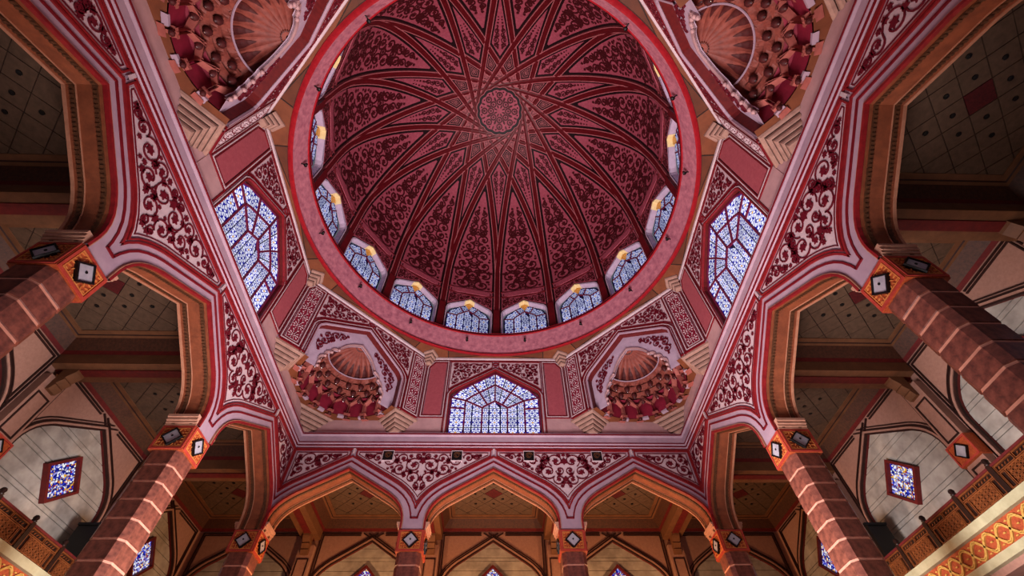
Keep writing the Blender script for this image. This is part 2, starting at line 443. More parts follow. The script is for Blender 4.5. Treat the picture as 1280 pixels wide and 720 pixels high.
# ------------------------------------------------------------------ arcade walls
def arcade_wall(side, az, word, rich):
    base = (0, W, 1.44)
    root = thing('wall_'+side, '%s arcade wall of mauve stone with pointed arches and red mouldings' % word, 'wall', base, az, kind='structure')
    mb = MB()
    for c in (-1, 0, 1):
        lo, hi = (-.43 if c == -1 else -.5), (.43 if c == 1 else .5)
        arch_panel(mb, HALF, c, lo, hi, ZT, 1.44, WM, 0)
        arch_panel(mb, HALF, c, -.5, .5, ZT+.1, 1.44, WM, -T)
    mb.face([WM(-1.43, ZT, 0), WM(1.43, ZT, 0), WM(1.5, ZT+.1, -T), WM(-1.5, ZT+.1, -T)])
    for s in (-.5, .5): mb.face([WM(s-.077, 1.44, 0), WM(s+.077, 1.44, 0), WM(s+.077, 1.44, -T), WM(s-.077, 1.44, -T)])
    part('arcade_face', mb, 'mauve', root)
    for c in (-1, 0, 1):
        A = [(c+s, z) for s, z in ARCH]
        mb = MB(); mb.grid([[WM(s, z, -.006), WM(s, z, -T+.006)] for s, z in A])
        sof = part('arch_soffit', mb, 'soffit', root)
        if not rich: continue
        In = [(c+s*.996, z-.004) for s, z in ARCH]
        for u0, u1, m_, nm in ((.020, .036, 'rope', 'rope_band'), (.104, .120, 'rope', 'rope_band'), (.138, .150, 'gild', 'edge_bead'), (.098, .101, 'gild', 'edge_bead')):
            mb = MB(); rows = []
            B = offset(A, -.004); Bb = A
            mb.grid([[WM(b[0], b[1], -u0), WM(p[0], p[1], -u0), WM(p[0], p[1], -u1), WM(b[0], b[1], -u1), WM(b[0], b[1], -u0)] for p, b in zip(Bb, B)])
            if nm == 'rope_band':      # twisted lay: a row of small slanted blocks
                for p, q in zip(B, B[1:]):
                    L = math.hypot(q[0]-p[0], q[1]-p[1]); n = max(1, int(L/.016))
                    for k in range(n):
                        a, b = (k+.15)/n, (k+.75)/n
                        P = lambda t: (p[0]+(q[0]-p[0])*t, p[1]+(q[1]-p[1])*t)
                        nx, nz = (q[1]-p[1])/L*.004, -(q[0]-p[0])/L*.004
                        pa, pb = P(a), P(b)
                        mb.face([WM(pa[0]+nx, pa[1]+nz, -u0), WM(pb[0]+nx, pb[1]+nz, -u0), WM(pb[0]+nx, pb[1]+nz, -u1), WM(pa[0]+nx, pa[1]+nz, -u1)])
            part(nm, mb, m_, sof)
        lo, hi = (-1.43 if c == -1 else c-.5), (1.43 if c == 1 else c+.5)
        def band(off, w, d, m_, nm, drop_to=None):
            P = offset(A, off)
            P = clip(clip(P, hi, 1), lo, -1)
            if drop_to is not None: P = [(s, max(z, drop_to)) for s, z in P]
            mb = MB(); mb.ribbon(P, w, WM, -.004, d); part(nm, mb, m_, root)
        band(.003, .010, .014, 'red', 'arch_bead')
        band(.010, .004, .012, 'gild', 'bead_highlight')
        band(.056, .009, .006, 'redline', 'arch_line', 1.515)
        band(.090, .009, .008, 'red', 'arch_line')
    if not rich: return root
    for s in (-.5, .5):                                   # the foot that joins two neighbouring lines
        mb = MB(); mb.ribbon([(s-.025, 1.515), (s+.025, 1.515)], .009, WM, -.004, .006); part('arch_line', mb, 'redline', root)
    # spandrels
    O = offset(ARCH, .104)
    right = [p for p in O if p[0] >= 0]
    right = clip(clip(right, .022, -1), .5, 1)            # from apex down to the V
    def spandrel(poly, seed, mirror, nm='spandrel_panel'):
        fr = MB(); fr.ribbon(poly, .007, WM, -.004, .010, closed=True)
        pl = MB(); pl.prism(inset(poly, .012), WM, -.004, .002)
        p = part(nm, pl, 'panel', root)
        part('panel_border', fr, 'red', p)
        ln = MB(); ln.ribbon(inset(poly, .020), .004, WM, 0, .006, closed=True); part('panel_line', ln, 'vine', p)
        if mirror is not None:
            half = clip_poly(inset(poly, .020), mirror, 1, 0)
            v = scrolls(half, WM, seed, .052, .020, .0058, .024, .001, .0075, mirror=mirror)
        else: v = scrolls(inset(poly, .020), WM, seed, .052, .020, .0058, .024, .001, .0075)
        if mirror is not None:
            for zz, rr in ((1.93, .030), (1.79, .024), (1.985, .018)): leaf(v, mirror, zz, rr, PI/2, WM, .001, .0075)
        part('vine_relief', v, 'vine', p, kind='stuff')
    top = 2.018
    for c in (-.5, .5):
        r = [(s+c-.5, z) for s, z in right]
        poly = [(r[0][0], top)] + r + [(2*c-s, z) for s, z in reversed(r[:-1])] + [(2*c-r[0][0], top)]
        spandrel(poly, 11+int(c*2), c)
    for sg in (-1, 1):
        r = clip([(s+1, z) for s, z in right], 1.418, 1)
        poly = [(r[0][0], top)] + r + [(1.418, top)]
        spandrel([(sg*s, z) for s, z in poly], 21+sg, None)
    for c in (-1, 0, 1):                                  # little tie over each crown
        mb = MB(); mb.ribbon([(c, 1.985), (c, 2.03)], .016, WM, -.004, .012); part('crown_tie', mb, 'panel', root)
    for z, w, d, m_ in ((2.030, .008, .010, 'red'),):
        mb = MB(); mb.ribbon([(-1.42, z), (1.42, z)], w, WM, -.004, d); part('top_moulding', mb, m_, root)
    if side == 'front':
        for x, y in ((-.751, 1.975), (-.263, 1.975), (.268, 1.975), (.752, 1.975)):
            pass
    return root
for sd, az, word in SIDES: arcade_wall(sd, az, word, sd != 'back')
# outer corner fillers of the arcade walls, above the corner pillars
for sx, wd in ((-1, 'left'), (1, 'right')):
    for sy, wd2 in ((1, 'far'), (-1, 'rear')):
        mb = MB(); mb.box(min(sx*1.43, sx*1.58), max(sx*1.43, sx*1.58), min(sy*1.43, sy*1.58), max(sy*1.43, sy*1.58), 1.44, 2.16)
        solid('wall_corner_'+wd2+'_'+wd, mb, 'mauve', 'mauve stone pier over the %s %s corner pillar' % (wd2, wd), 'wall', (sx*1.505, sy*1.505, 1.44), kind='structure')

# cornice running round the hall on top of the arcades
for sd, az, word in SIDES:
    if sd == 'back': continue
    root = thing('trim_cornice_'+sd, '%s side mauve cornice with dark red lines over the arches' % word, 'cornice', (0, W, ZT), az, kind='structure')
    prof = [(0, 2.045), (.010, 2.05), (.012, 2.062), (.018, 2.070), (.018, 2.128), (.026, 2.138), (.028, 2.158), (0, 2.166)]
    mb = MB(); mb.grid([[(-W+d, W-d, z), (W-d, W-d, z)] for d, z in prof]); part('cornice_moulding', mb, 'mauve', root)
    for z0, z1, d in ((2.050, 2.057, .0165), (2.074, 2.079, .0215), (2.142, 2.150, .031)):
        mb = MB(); mb.box(-W+d, W-d, W-d, W-.004, z0, z1); part('cornice_line', mb, 'redline', root)

# ------------------------------------------------------------------ square scroll grilles on the far wall
first = None
for k, (s, wd) in enumerate(((-.751, 'first from the left'), (-.263, 'second from the left'), (.252, 'third from the left'), (.742, 'fourth from the left'))):
    lab = 'small dark square grille with a scroll on the far spandrels, %s' % wd
    if first is None:
        first = thing('wall_grille', lab, 'grille', (s, W, 1.975), 0, 'dark grilles on the far spandrels')
        mb = MB(); mb.box(s-.036, s+.036, W-.016, W, 1.93, 2.005); part('grille_box', mb, 'black', first)
        mb = MB(); mb.ribbon([(s+(.026-.019*j/16)*math.cos(j*.7), 1.972+(.026-.019*j/16)*math.sin(j*.7)) for j in range(17)], .005, WM, .012, .019)
        part('scroll', mb, 'rope', first)
        mb = MB(); mb.ribbon([(s-.038, 1.928), (s+.038, 1.928), (s+.038, 2.007), (s-.038, 2.007)], .004, WM, 0, .018, closed=True); part('grille_rim', mb, 'panel', first)
    else: dup(first, (s, W, 1.975), 0, lab)

# ------------------------------------------------------------------ pillars
PW = .0735; CHF = .022
def octo(h, c): return [(h, -h+c), (h, h-c), (h-c, h), (-h+c, h), (-h, h-c), (-h, -h+c), (-h+c, -h), (h-c, -h)]
def make_pillar(label):
    root = thing('granite_pillar', label, 'pillar', (0, 0, -.2), 0, 'red granite pillars under the arches')
    mb = MB(); o = octo(PW-.003, CHF)
    mb.grid([[(x, y, z) for x, y in o] for z in (-.2, 1.31)], close=True); part('mortar_core', mb, 'mortar', root)
    block = MB(); o = octo(PW, CHF); o2 = octo(PW-.004, CHF)
    z0, z1 = 0.0, .0755
    block.grid([[(x, y, z0-.2) for x, y in o2], [(x, y, z0-.197) for x, y in o], [(x, y, z1-.203) for x, y in o], [(x, y, z1-.2) for x, y in o2]], close=True)
    block.face([(x, y, z1-.2) for x, y in o2]); block.face([(x, y, z0-.2) for x, y in reversed(o2)])
    me = block.mesh('granite_block', 'granite', (0, 0, -.2))
    z = 1.308-.0755
    while z > -.2:
        b = part('granite_block', me, 'granite', root); b.location = (0, 0, (z+.2)*S); z -= .0828
    mb = MB(); mb.box(-.078, .078, -.078, .078, 1.306, 1.44); cap = part('capital_block', mb, 'orange', root)
    for k in range(4):
        a = k*PI/2; mp = lambda s, z, d, a=a: rotz(a, (s, .078+d, z))
        mb = MB(); mb.ribbon([(-.070, 1.314), (.070, 1.314), (.070, 1.432), (-.070, 1.432)], .010, mp, -.002, .005, closed=True)
        part('capital_frame', mb, 'coral', cap)
        mb = MB(); mb.ribbon([(-.060, 1.324), (.060, 1.324), (.060, 1.422), (-.060, 1.422)], .004, mp, -.002, .004, closed=True)
        for i in range(7):
            for j in range(6):
                x, zz = -.051+.017*i, 1.331+.0166*j
                if abs(x)+abs(zz-1.372) > .058: drop(mb, x, zz, .0066, (i*7+j*3) % 6, mp, 0, .004, w=.32)
        part('filigree', mb, 'orangegold', cap, kind='stuff')
        D = lambda r: [(0, 1.372-r), (r, 1.372), (0, 1.372+r), (-r, 1.372)]
        mb = MB(); mb.ribbon(D(.0455), .006, mp, 0, .014, closed=True); part('plaque_frame', mb, 'black', cap)
        mb = MB(); mb.prism(D(.044), mp, 0, .009); part('glass_plaque', mb, 'silver', cap)
        mb = MB(); mb.prism([(.005*math.cos(t*PI/4), 1.376+.005*math.sin(t*PI/4)) for t in range(8)], mp, 0, .012); part('plaque_stud', mb, 'black', cap)
    # impost mouldings under the arch springings (left and right of the pillar)
    mb = MB()
    for sx in (-1, 1):
        for z0, z1, w in ((1.440, 1.450, .084), (1.450, 1.462, .090), (1.462, 1.478, .097), (1.478, 1.492, .103)):
            mb.box(min(0, sx*w), max(0, sx*w), -.0735, .0735, z0, z1)
    part('impost', mb, 'cap', root)
    return root
spots = [((-.5, 1.505), 0, 'far arcade, left of the middle arch'), ((.5, 1.505), 0, 'far arcade, right of the middle arch'),
         ((-1.505, 1.505), 0, 'far left corner'), ((1.505, 1.505), 0, 'far right corner'),
         ((-1.505, .5), 1, 'left arcade, farther of two'), ((-1.505, -.5), 1, 'left arcade, nearer of two'),
         ((1.505, .5), 1, 'right arcade, farther of two'), ((1.505, -.5), 1, 'right arcade, nearer of two'),
         ((-.5, -1.505), 0, 'rear arcade on the left'), ((.5, -1.505), 0, 'rear arcade on the right'), ((-1.505, -1.505), 0, 'rear left corner'), ((1.505, -1.505), 0, 'rear right corner')]
pil0 = None
for (x, y), turn, wd in spots:
    lab = 'red granite block pillar with orange capital, %s' % wd
    if pil0 is None: pil0 = make_pillar(lab); p = pil0
    else: p = dup(pil0, (0, 0, 0), 0, lab)
    p.location = Vector((x, y, -.2))*S; p.rotation_euler = (0, 0, PI/2 if turn else 0)

# ------------------------------------------------------------------ aisles: outer walls, pilasters, beams, coffers
YO = 2.44
OM = wall_map(YO)
BH = [(s*.93, z-.012) for s, z in HALF]; BH[0] = (BH[0][0], .85)
BARCH = [(-s, z) for s, z in BH] + [(s, z) for s, z in reversed(BH[:-1])]
def diamond_window(n, root_base, az, label):
    s0, y0, z0 = root_base
    mp = wall_map(YO+.02)
    w = thing('window_%d' % n, label, 'window', root_base, az, 'diamond windows of the aisles', 'structure')
    D = lambda r: [(s0, z0-r), (s0+r, z0), (s0, z0+r), (s0-r, z0)]
    mb = MB(); mb.ribbon(D(.138), .016, mp, 0, .03, closed=True); part('window_frame', mb, 'covered', w)
    mb = MB(); mb.prism(D(.13), mp, 0, .004); part('lead_backing', mb, 'lead', w)
    k = 4; h = .127
    for i in range(k):
        for j in range(k):
            q = []
            for a, b in ((i, j), (i+1, j), (i+1, j+1), (i, j+1)):
                a_ = min(max(a/k, i/k+.010), (i+1)/k-.010); b_ = min(max(b/k, j/k+.010), (j+1)/k-.010)
                q.append((s0+h*(a_-b_), z0+h*(a_+b_-1)))
            mb = MB(); mb.prism(q, mp, .003, .008, uv=[(i, j), (i+1, j), (i+1, j+1), (i, j+1)]); part('pane', mb, 'colourglass', w)
    return w
win_no = [10]
SPOTW = {('left', 1.97): 'in the left aisle, at the far corner behind the pillar', ('right', -1.97): 'in the right aisle, at the far corner behind the pillar', ('front', -1): 'in the far aisle, left one', ('front', 0): 'in the far aisle, middle one', ('front', 1): 'in the far aisle, right one',
         ('left', -1): 'in the left aisle, nearest bay', ('left', 0): 'in the left aisle, middle bay', ('left', 1): 'in the left aisle, farthest bay',
         ('right', 1): 'in the right aisle, nearest bay', ('right', 0): 'in the right aisle, middle bay', ('right', -1): 'in the right aisle, farthest bay'}
dw0 = None
COURSES = None
for sd, az, word in SIDES[:3]:
    root = thing('wall_outer_'+sd, '%s aisle outer wall with blind arches and stone courses' % word, 'wall', (0, YO, -.2), az, kind='structure')
    mb = MB()
    for c in (-1, 0, 1): arch_panel(mb, BH, c, -.5, .5, 1.96, .85, OM, 0)
    for c in (-1.97, 1.97): arch_panel(mb, BH, c, -.47, .47, 1.96, .85, OM, 0)
    mb.face([OM(-2.44, -.2, 0), OM(2.44, -.2, 0), OM(2.44, .85, 0), OM(-2.44, .85, 0)])
    part('wall_field', mb, 'field', root)
    mb = MB(); mb.box(-2.44, 2.44, YO+.035, YO+.05, .8, 1.95); part('course_joint', mb, 'joint', root)
    for c in (-1.97, -1, 0, 1, 1.97):
        rv = MB(); rv.grid([[OM(c+s, z, 0), OM(c+s, z, -.036)] for s, z in BARCH]); part('arch_reveal', rv, 'covered', root)
        z = .86; nrow = 0
        while z < 1.83:
            hgt = (.074, .074, .026)[nrow % 3]; nrow += 1
            z1 = min(z+hgt, 1.86)
            # half-width of the recess at this course
            hw = BH[0][0]+.01
            if z > 1.49:
                zz = [p for p in BH if p[1] >= 1.48]
                hw = next((b[0]+(a[0]-b[0])*(b[1]-z)/(b[1]-a[1]+1e-9) for a, b in zip(zz, zz[1:]) if a[1] <= z <= b[1]), .3)+.012
            mb = MB(); mb.box(c-hw, c+hw, YO+.020, YO+.036, z, z1-.0045)
            part('stone_course', mb, 'course', root); z += hgt
        A = [(c+s, z) for s, z in BARCH]
        for off, w, d, m_ in ((.004, .010, .010, 'brownline'), (.016, .012, .014, 'field'), (.030, .007, .010, 'brownline'), (.046, .006, .008, 'brownline')):
            P = clip(clip(offset(A, off), c+.425, 1), c-.425, -1)
            mb = MB(); mb.ribbon(P, w, OM, -.004, d); part('arch_line', mb, m_, root)
        for sg in (-1, 1):                         # the lines cross over the crown and run on to the top border
            for off in (.016, .038):
                p0 = (c, 1.850+off*1.16); p1 = (c+sg*(1.918-p0[1])/.6, 1.918)
                mb = MB(); mb.ribbon([p0, p1], .007, OM, -.004, .011); part('crossing_line', mb, 'brownline', root)
            for off in (0, .018):
                mb = MB(); mb.ribbon([(c+sg*.10, 1.918-off), (c+sg*(.425-off), 1.918-off), (c+sg*(.425-off), .86)], .007, OM, -.004, .010); part('border_line', mb, 'brownline', root)
    for c in (-1.5, -.5, .5, 1.5):
        mb = MB(); mb.box(c-.060, c+.060, YO-.05, YO, .85, 1.80); pl = part('pilaster', mb, 'field', root)
        mp = wall_map(YO-.05)
        mb = MB(); mb.ribbon([(c-.042, 1.45), (c+.042, 1.45), (c+.042, 1.69), (c-.042, 1.69)], .008, mp, -.002, .005, closed=True)
        mb.ribbon([(c-.042, .9), (c+.042, .9), (c+.042, 1.29), (c-.042, 1.29)], .008, mp, -.002, .005, closed=True); part('pilaster_frame', mb, 'brownline', pl)
        mb = MB(); mb.box(c-.072, c+.072, YO-.065, YO, 1.315, 1.43); part('pilaster_capital', mb, 'orange', pl)
        mp = wall_map(YO-.065)
        mb = MB(); mb.ribbon([(c-.066, 1.321), (c+.066, 1.321), (c+.066, 1.424), (c-.066, 1.424)], .009, mp, -.002, .005, closed=True); part('capital_frame', mb, 'coral', pl)
        D = lambda r: [(c, 1.372-r), (c+r, 1.372), (c, 1.372+r), (c-r, 1.372)]
        mb = MB(); mb.ribbon(D(.041), .006, mp, 0, .012, closed=True); part('plaque_frame', mb, 'black', pl)
        mb = MB(); mb.prism(D(.039), mp, 0, .008); part('glass_plaque', mb, 'silver', pl)
    for c in (-1, 0, 1)+{'left': (1.97,), 'right': (-1.97,)}.get(sd, ()):
        lab = 'diamond stained glass window ' + SPOTW[(sd, c)]
        if dw0 is None: dw0 = diamond_window(10, (c, YO+.02, 1.515), az, lab); dwb = (0, YO+.02, 1.515)
        else:
            win_no[0] += 1
            dup(dw0, (c, YO+.02, 1.515), az, lab, name='window_%d' % win_no[0])

# beams from the pillars to the outer wall
beam0 = None
BW = {('front', -.5): 'far aisle, left of middle', ('front', .5): 'far aisle, right of middle', ('front', -1.5): 'far aisle, far left corner', ('front', 1.5): 'far aisle, far right corner',
      ('left', -.5): 'left aisle, near', ('left', .5): 'left aisle, middle', ('left', 1.5): 'left aisle, far end', ('right', .5): 'right aisle, middle', ('right', -.5): 'right aisle, near', ('right', 1.5): 'right aisle, far end'}
for sd, az, word in SIDES[:3]:
    flip = -1 if sd == 'right' else 1            # s runs from near to far on the left, far to near on the right
    for c in (-1.5, -.5, .5, 1.5):
        key = (sd, c*flip)
        if key not in BW: continue
        lab = 'brown ceiling beam with red underside band, %s' % BW[key]
        if beam0 is None:
            beam0 = thing('ceiling_beam', lab, 'beam', (c, 1.58, 1.86), az, 'brown beams of the aisle ceilings')
            mb = MB(); mb.box(c-.075, c+.075, 1.58, YO, 1.862, 2.06); part('beam_body', mb, 'beam', beam0)
            mb = MB()
            for s in (-1, 1): mb.box(c+s*.075-.008, c+s*.075+.008, 1.58, YO, 1.955, 1.985)
            part('beam_moulding', mb, 'covered', beam0)
            mb = MB(); mb.box(c-.026, c+.026, 1.59, YO, 1.855, 1.863); part('underside_band', mb, 'covered', beam0)
            mb = MB(); prof = [(0, 1.72), (.02, 1.72), (.035, 1.75), (.03, 1.76), (.055, 1.79), (.05, 1.80), (.08, 1.84), (.085, 1.862), (0, 1.862)]
            n = len(prof)
            for s in (-1, 1): mb.face([(c+s*.03, YO-.05-d, z) for d, z in prof])
            mb.grid([[(c-.03, YO-.05-d, z), (c+.03, YO-.05-d, z)] for d, z in prof]); part('wall_bracket', mb, 'beam', beam0)
        else: dup(beam0, (c, 1.58, 1.86), az, lab)

# coffered ceilings of the aisles
def clip_rect(q, hx, hy):
    for lim, sd_, ax in ((hx, 1, 0), (-hx, -1, 0), (hy, 1, 1), (-hy, -1, 1)):
        q = dedupe(clip_poly(q, lim, sd_, ax), True)
        if len(q) < 3: return []
    return q
TD = .148
def make_coffer(label):
    root = thing('coffered_ceiling', label, 'ceiling', (0, 0, 2.03), 0, 'coffered ceilings of the aisles')
    hx, hy = .325, .325
    mpz = lambda x, y, d: (x, y, 2.03-d)
    mb = MB(); mb.box(-.345, .345, -.345, .345, 2.031, 2.05); part('tile_bed', mb, 'joint', root)
    rnd = random.Random(4)
    for i in range(-5, 6):
        for j in range(-5, 6):
            cx, cy = (i+j)*TD/2, (i-j)*TD/2
            r = TD/2-.003
            q = clip_rect([(cx, cy-r), (cx+r, cy), (cx, cy+r), (cx-r, cy)], hx, hy)
            if not q or abs(area2(q)) < 2e-4: continue
            mb = MB(); mb.prism(q, mpz, -.002, .003+.0015*rnd.random()); t = part('ceiling_tile', mb, 'tilered' if i == j == 0 else 'tile', root)
            if (i-j) % 2 == 0 and (i+j) % 2 == 0 and (i, j) != (0, 0) and abs(cx) < .28 and abs(cy) < .28 or (abs(i)+abs(j) == 1):
                mb = MB(); mb.lathe([(.011, 2.028), (.011, 2.022), (0.001, 2.021)], 8, cx=cx, cy=cy); part('downlight', mb, 'black', t)
    for (r0, z0, r1, z1, m_, nm) in ((.322, 2.022, .350, 2.022, 'beam', 'coffer_frame'), (.350, 2.022, .356, 2.018, 'brownline', 'coffer_line'), (.356, 2.018, .372, 2.016, 'beam', 'coffer_frame'), (.372, 2.016, .415, 1.955, 'cove', 'cove'), (.415, 1.955, .422, 1.93, 'covered', 'cove_line')):
        mb = MB()
        q0 = [(-r0, -r0, z0), (r0, -r0, z0), (r0, r0, z0), (-r0, r0, z0)]; q1 = [(-r1, -r1, z1), (r1, -r1, z1), (r1, r1, z1), (-r1, r1, z1)]
        mb.grid([q0, q1], close=True)
        if nm == 'coffer_frame' and r0 < .33: mb.grid([[(p[0], p[1], 2.03) for p in q0], q0], close=True)
        part(nm, mb, m_, root)
    return root
cf0 = None
CW = {('front', -1): 'far aisle, left bay', ('front', 0): 'far aisle, middle bay', ('front', 1): 'far aisle, right bay', ('left', -1): 'left aisle, nearest bay', ('left', 0): 'left aisle, middle bay', ('left', 1): 'left aisle, farthest bay',
      ('right', 1): 'right aisle, nearest bay', ('right', 0): 'right aisle, middle bay', ('right', -1): 'right aisle, farthest bay', ('corner', -1): 'far left corner bay', ('corner', 1): 'far right corner bay'}
for (sd, c), wd in CW.items():
    lab = 'tiled coffer ceiling with maroon centre tile, %s' % wd
    if cf0 is None: cf0 = make_coffer(lab); r = cf0
    else: r = dup(cf0, (0, 0, 0), 0, lab)
    a = {'front': 0, 'left': -PI/2, 'right': PI/2, 'corner': 0}[sd]
    b = (c, 2.01, 2.03) if sd != 'corner' else (c*2.01, 2.01, 2.03)
    r.location = Vector(rotz(a, b))*S; r.rotation_euler = (0, 0, -a)

# ------------------------------------------------------------------ galleries with balustrades
XG = 2.0
for sx, wd in ((-1, 'left'), (1, 'right')):
    az = sx*PI/2; GM = wall_map(XG)      # s: along the aisle
    g = thing('gallery_ledge', 'cream gallery ledge with orange and gold frieze along the %s aisle' % wd, 'gallery', (0, XG, .80), az)
    mb = MB(); mb.box(-1.4, 2.0, XG-.012, YO-.067, .905, .94); part('ledge_slab', mb, 'ledge', g)
    mb = MB(); mb.box(-1.4, 2.0, XG+.01, YO-.067, .80, .906); part('frieze_body', mb, 'orange', g)
    mb = MB(); mb.box(-1.4, 2.0, XG-.006, XG+.02, .785, .815); part('lower_ledge', mb, 'ledge', g)
    mb = MB(); mb.box(-1.4, 2.0, XG+.02, YO-.067, .76, .80); part('gallery_underside', mb, 'field', g)
    gm = wall_map(XG+.01)
    mb = MB(); n = 240
    for ph in (0, PI):
        for dz in (-.0035, .0035):
            pts = [(-1.4+3.4*i/n, .860+dz+.033*math.sin(3.4*i/n/.075*PI+ph)) for i in range(n+1)]
            mb.ribbon(pts, .0045, gm, -.002, .007)
    part('gold_interlace', mb, 'goldrelief', g)
    mb = MB()
    for i in range(44):
        for dz in (-.028, .028, 0): drop(mb, -1.36+.075*i+(.0375 if dz else 0), .86+dz, .006, 0, gm, -.001, .005)
    part('gold_stud', mb, 'goldrelief', g, kind='stuff')
    b = thing('balustrade', 'carved dark wood balustrade on the %s gallery ledge' % wd, 'balustrade', (0, XG+.02, .94), az)
    bm = wall_map(XG+.02); pitch = .2245; y0 = .168
    if sx > 0: pitch = -pitch; y0 = -y0
    post = MB(); post.box(-.011, .011, XG+.009, XG+.031, .94, 1.062)
    pm = post.mesh('post', 'wooddark', (0, XG+.02, .94))
    fin = MB(); fin.lathe([(.008, 1.062), (.013, 1.068), (.009, 1.073), (.013, 1.082), (.009, 1.091), (.001, 1.095)], 10, cx=0, cy=XG+.02)
    fm = fin.mesh('finial', 'wooddark', (0, XG+.02, .94), True)
    pan = MB()
    P = abs(pitch)
    for (s0, s1, z0, z1, w) in ((.011, P-.011, .944, 1.052, .006), (.045, P-.045, .956, 1.018, .004), (.018, P/2-.004, 1.024, 1.046, .003), (P/2+.004, P-.018, 1.024, 1.046, .003), (.018, .038, .956, 1.018, .003), (P-.038, P-.018, .956, 1.018, .003)):
        pan.ribbon([(s0, z0), (s1, z0), (s1, z1), (s0, z1)], w, bm, -.008, .006, closed=True)
    for s in (.06, P-.06): pan.box(s-.004, s+.004, XG+.012, XG+.028, .94, .957)
    pnm = pan.mesh('panel_frame', 'woodlight', (0, XG+.02, .94))
    bk = MB(); bk.prism([(.012, .955), (P-.012, .955), (P-.012, 1.05), (.012, 1.05)], bm, -.006, -.002, back=True); bkm = bk.mesh('panel_board', 'wooddark', (0, XG+.02, .94))
    lat = MB()
    for i in range(6):
        for j in range(4):
            x, z = .060+(P-.120)*i/5, .965+.044*j/3
            lat.ribbon([(x+.0085*math.cos(t*PI/4), z+.0062*math.sin(t*PI/4)) for t in range(8)], .0032, bm, -.002, .004, closed=True)
            drop(lat, x, z, .0045, .8 if (i+j) % 2 else -.8, bm, -.002, .004)
    for x0 in (.03, P/2+.02):
        for i in range(4): drop(lat, x0+.017*i, 1.035, .006, .8, bm, -.002, .003, w=.4)
    lm = lat.mesh('carved_lattice', 'woodlight', (0, XG+.02, .94))
    for k in range(-7, 8):
        s = y0+pitch*k
        if not -1.4 < s < 2.0: continue
        o = part('post', pm, 'wooddark', b); o.location = (s*S, 0, 0)
        f_ = part('finial', fm, 'wooddark', o)
        s2 = s if pitch > 0 else s+pitch
        if -1.4 < min(s2, s2+P) and max(s2, s2+P) < 2.0:
            o = part('panel_frame', pnm, 'woodlight', b); o.location = (s2*S, 0, 0)
            part('panel_board', bkm, 'wooddark', o); q = part('carved_lattice', lm, 'woodlight', o, kind='stuff')
    mb = MB(); mb.box(-1.4, 2.0, XG+.010, XG+.030, 1.050, 1.060); part('top_rail', mb, 'covered', b)
    # black loudspeaker hung beside the far pilaster
    sp = thing('loudspeaker', 'black loudspeaker box over the %s gallery beside the far pillar' % wd, 'speaker', (0, 2.30, 1.2), az)
    s0 = 1.315 if sx < 0 else -1.315
    BASE[sp.name] = (s0, 2.30, 1.2); sp.location = Vector(rotz(az, (s0, 2.30, 1.2)))*S
    mb = MB(); mb.prism([(s0-.085, 1.15), (s0+.085, 1.15), (s0+.085, 1.365), (s0-.085, 1.365)], wall_map(2.37), 0, .12, back=True); part('cabinet', mb, 'black', sp)
    mb = MB(); mb.box(s0-.095, s0+.095, 2.235, 2.37, 1.365, 1.378); part('cabinet_lid', mb, 'black', sp)
    mb = MB(); mb.prism([(s0-.07, 1.17), (s0+.07, 1.17), (s0+.07, 1.345), (s0-.07, 1.345)], wall_map(2.25), 0, .004); part('speaker_grille', mb, 'joint', sp)

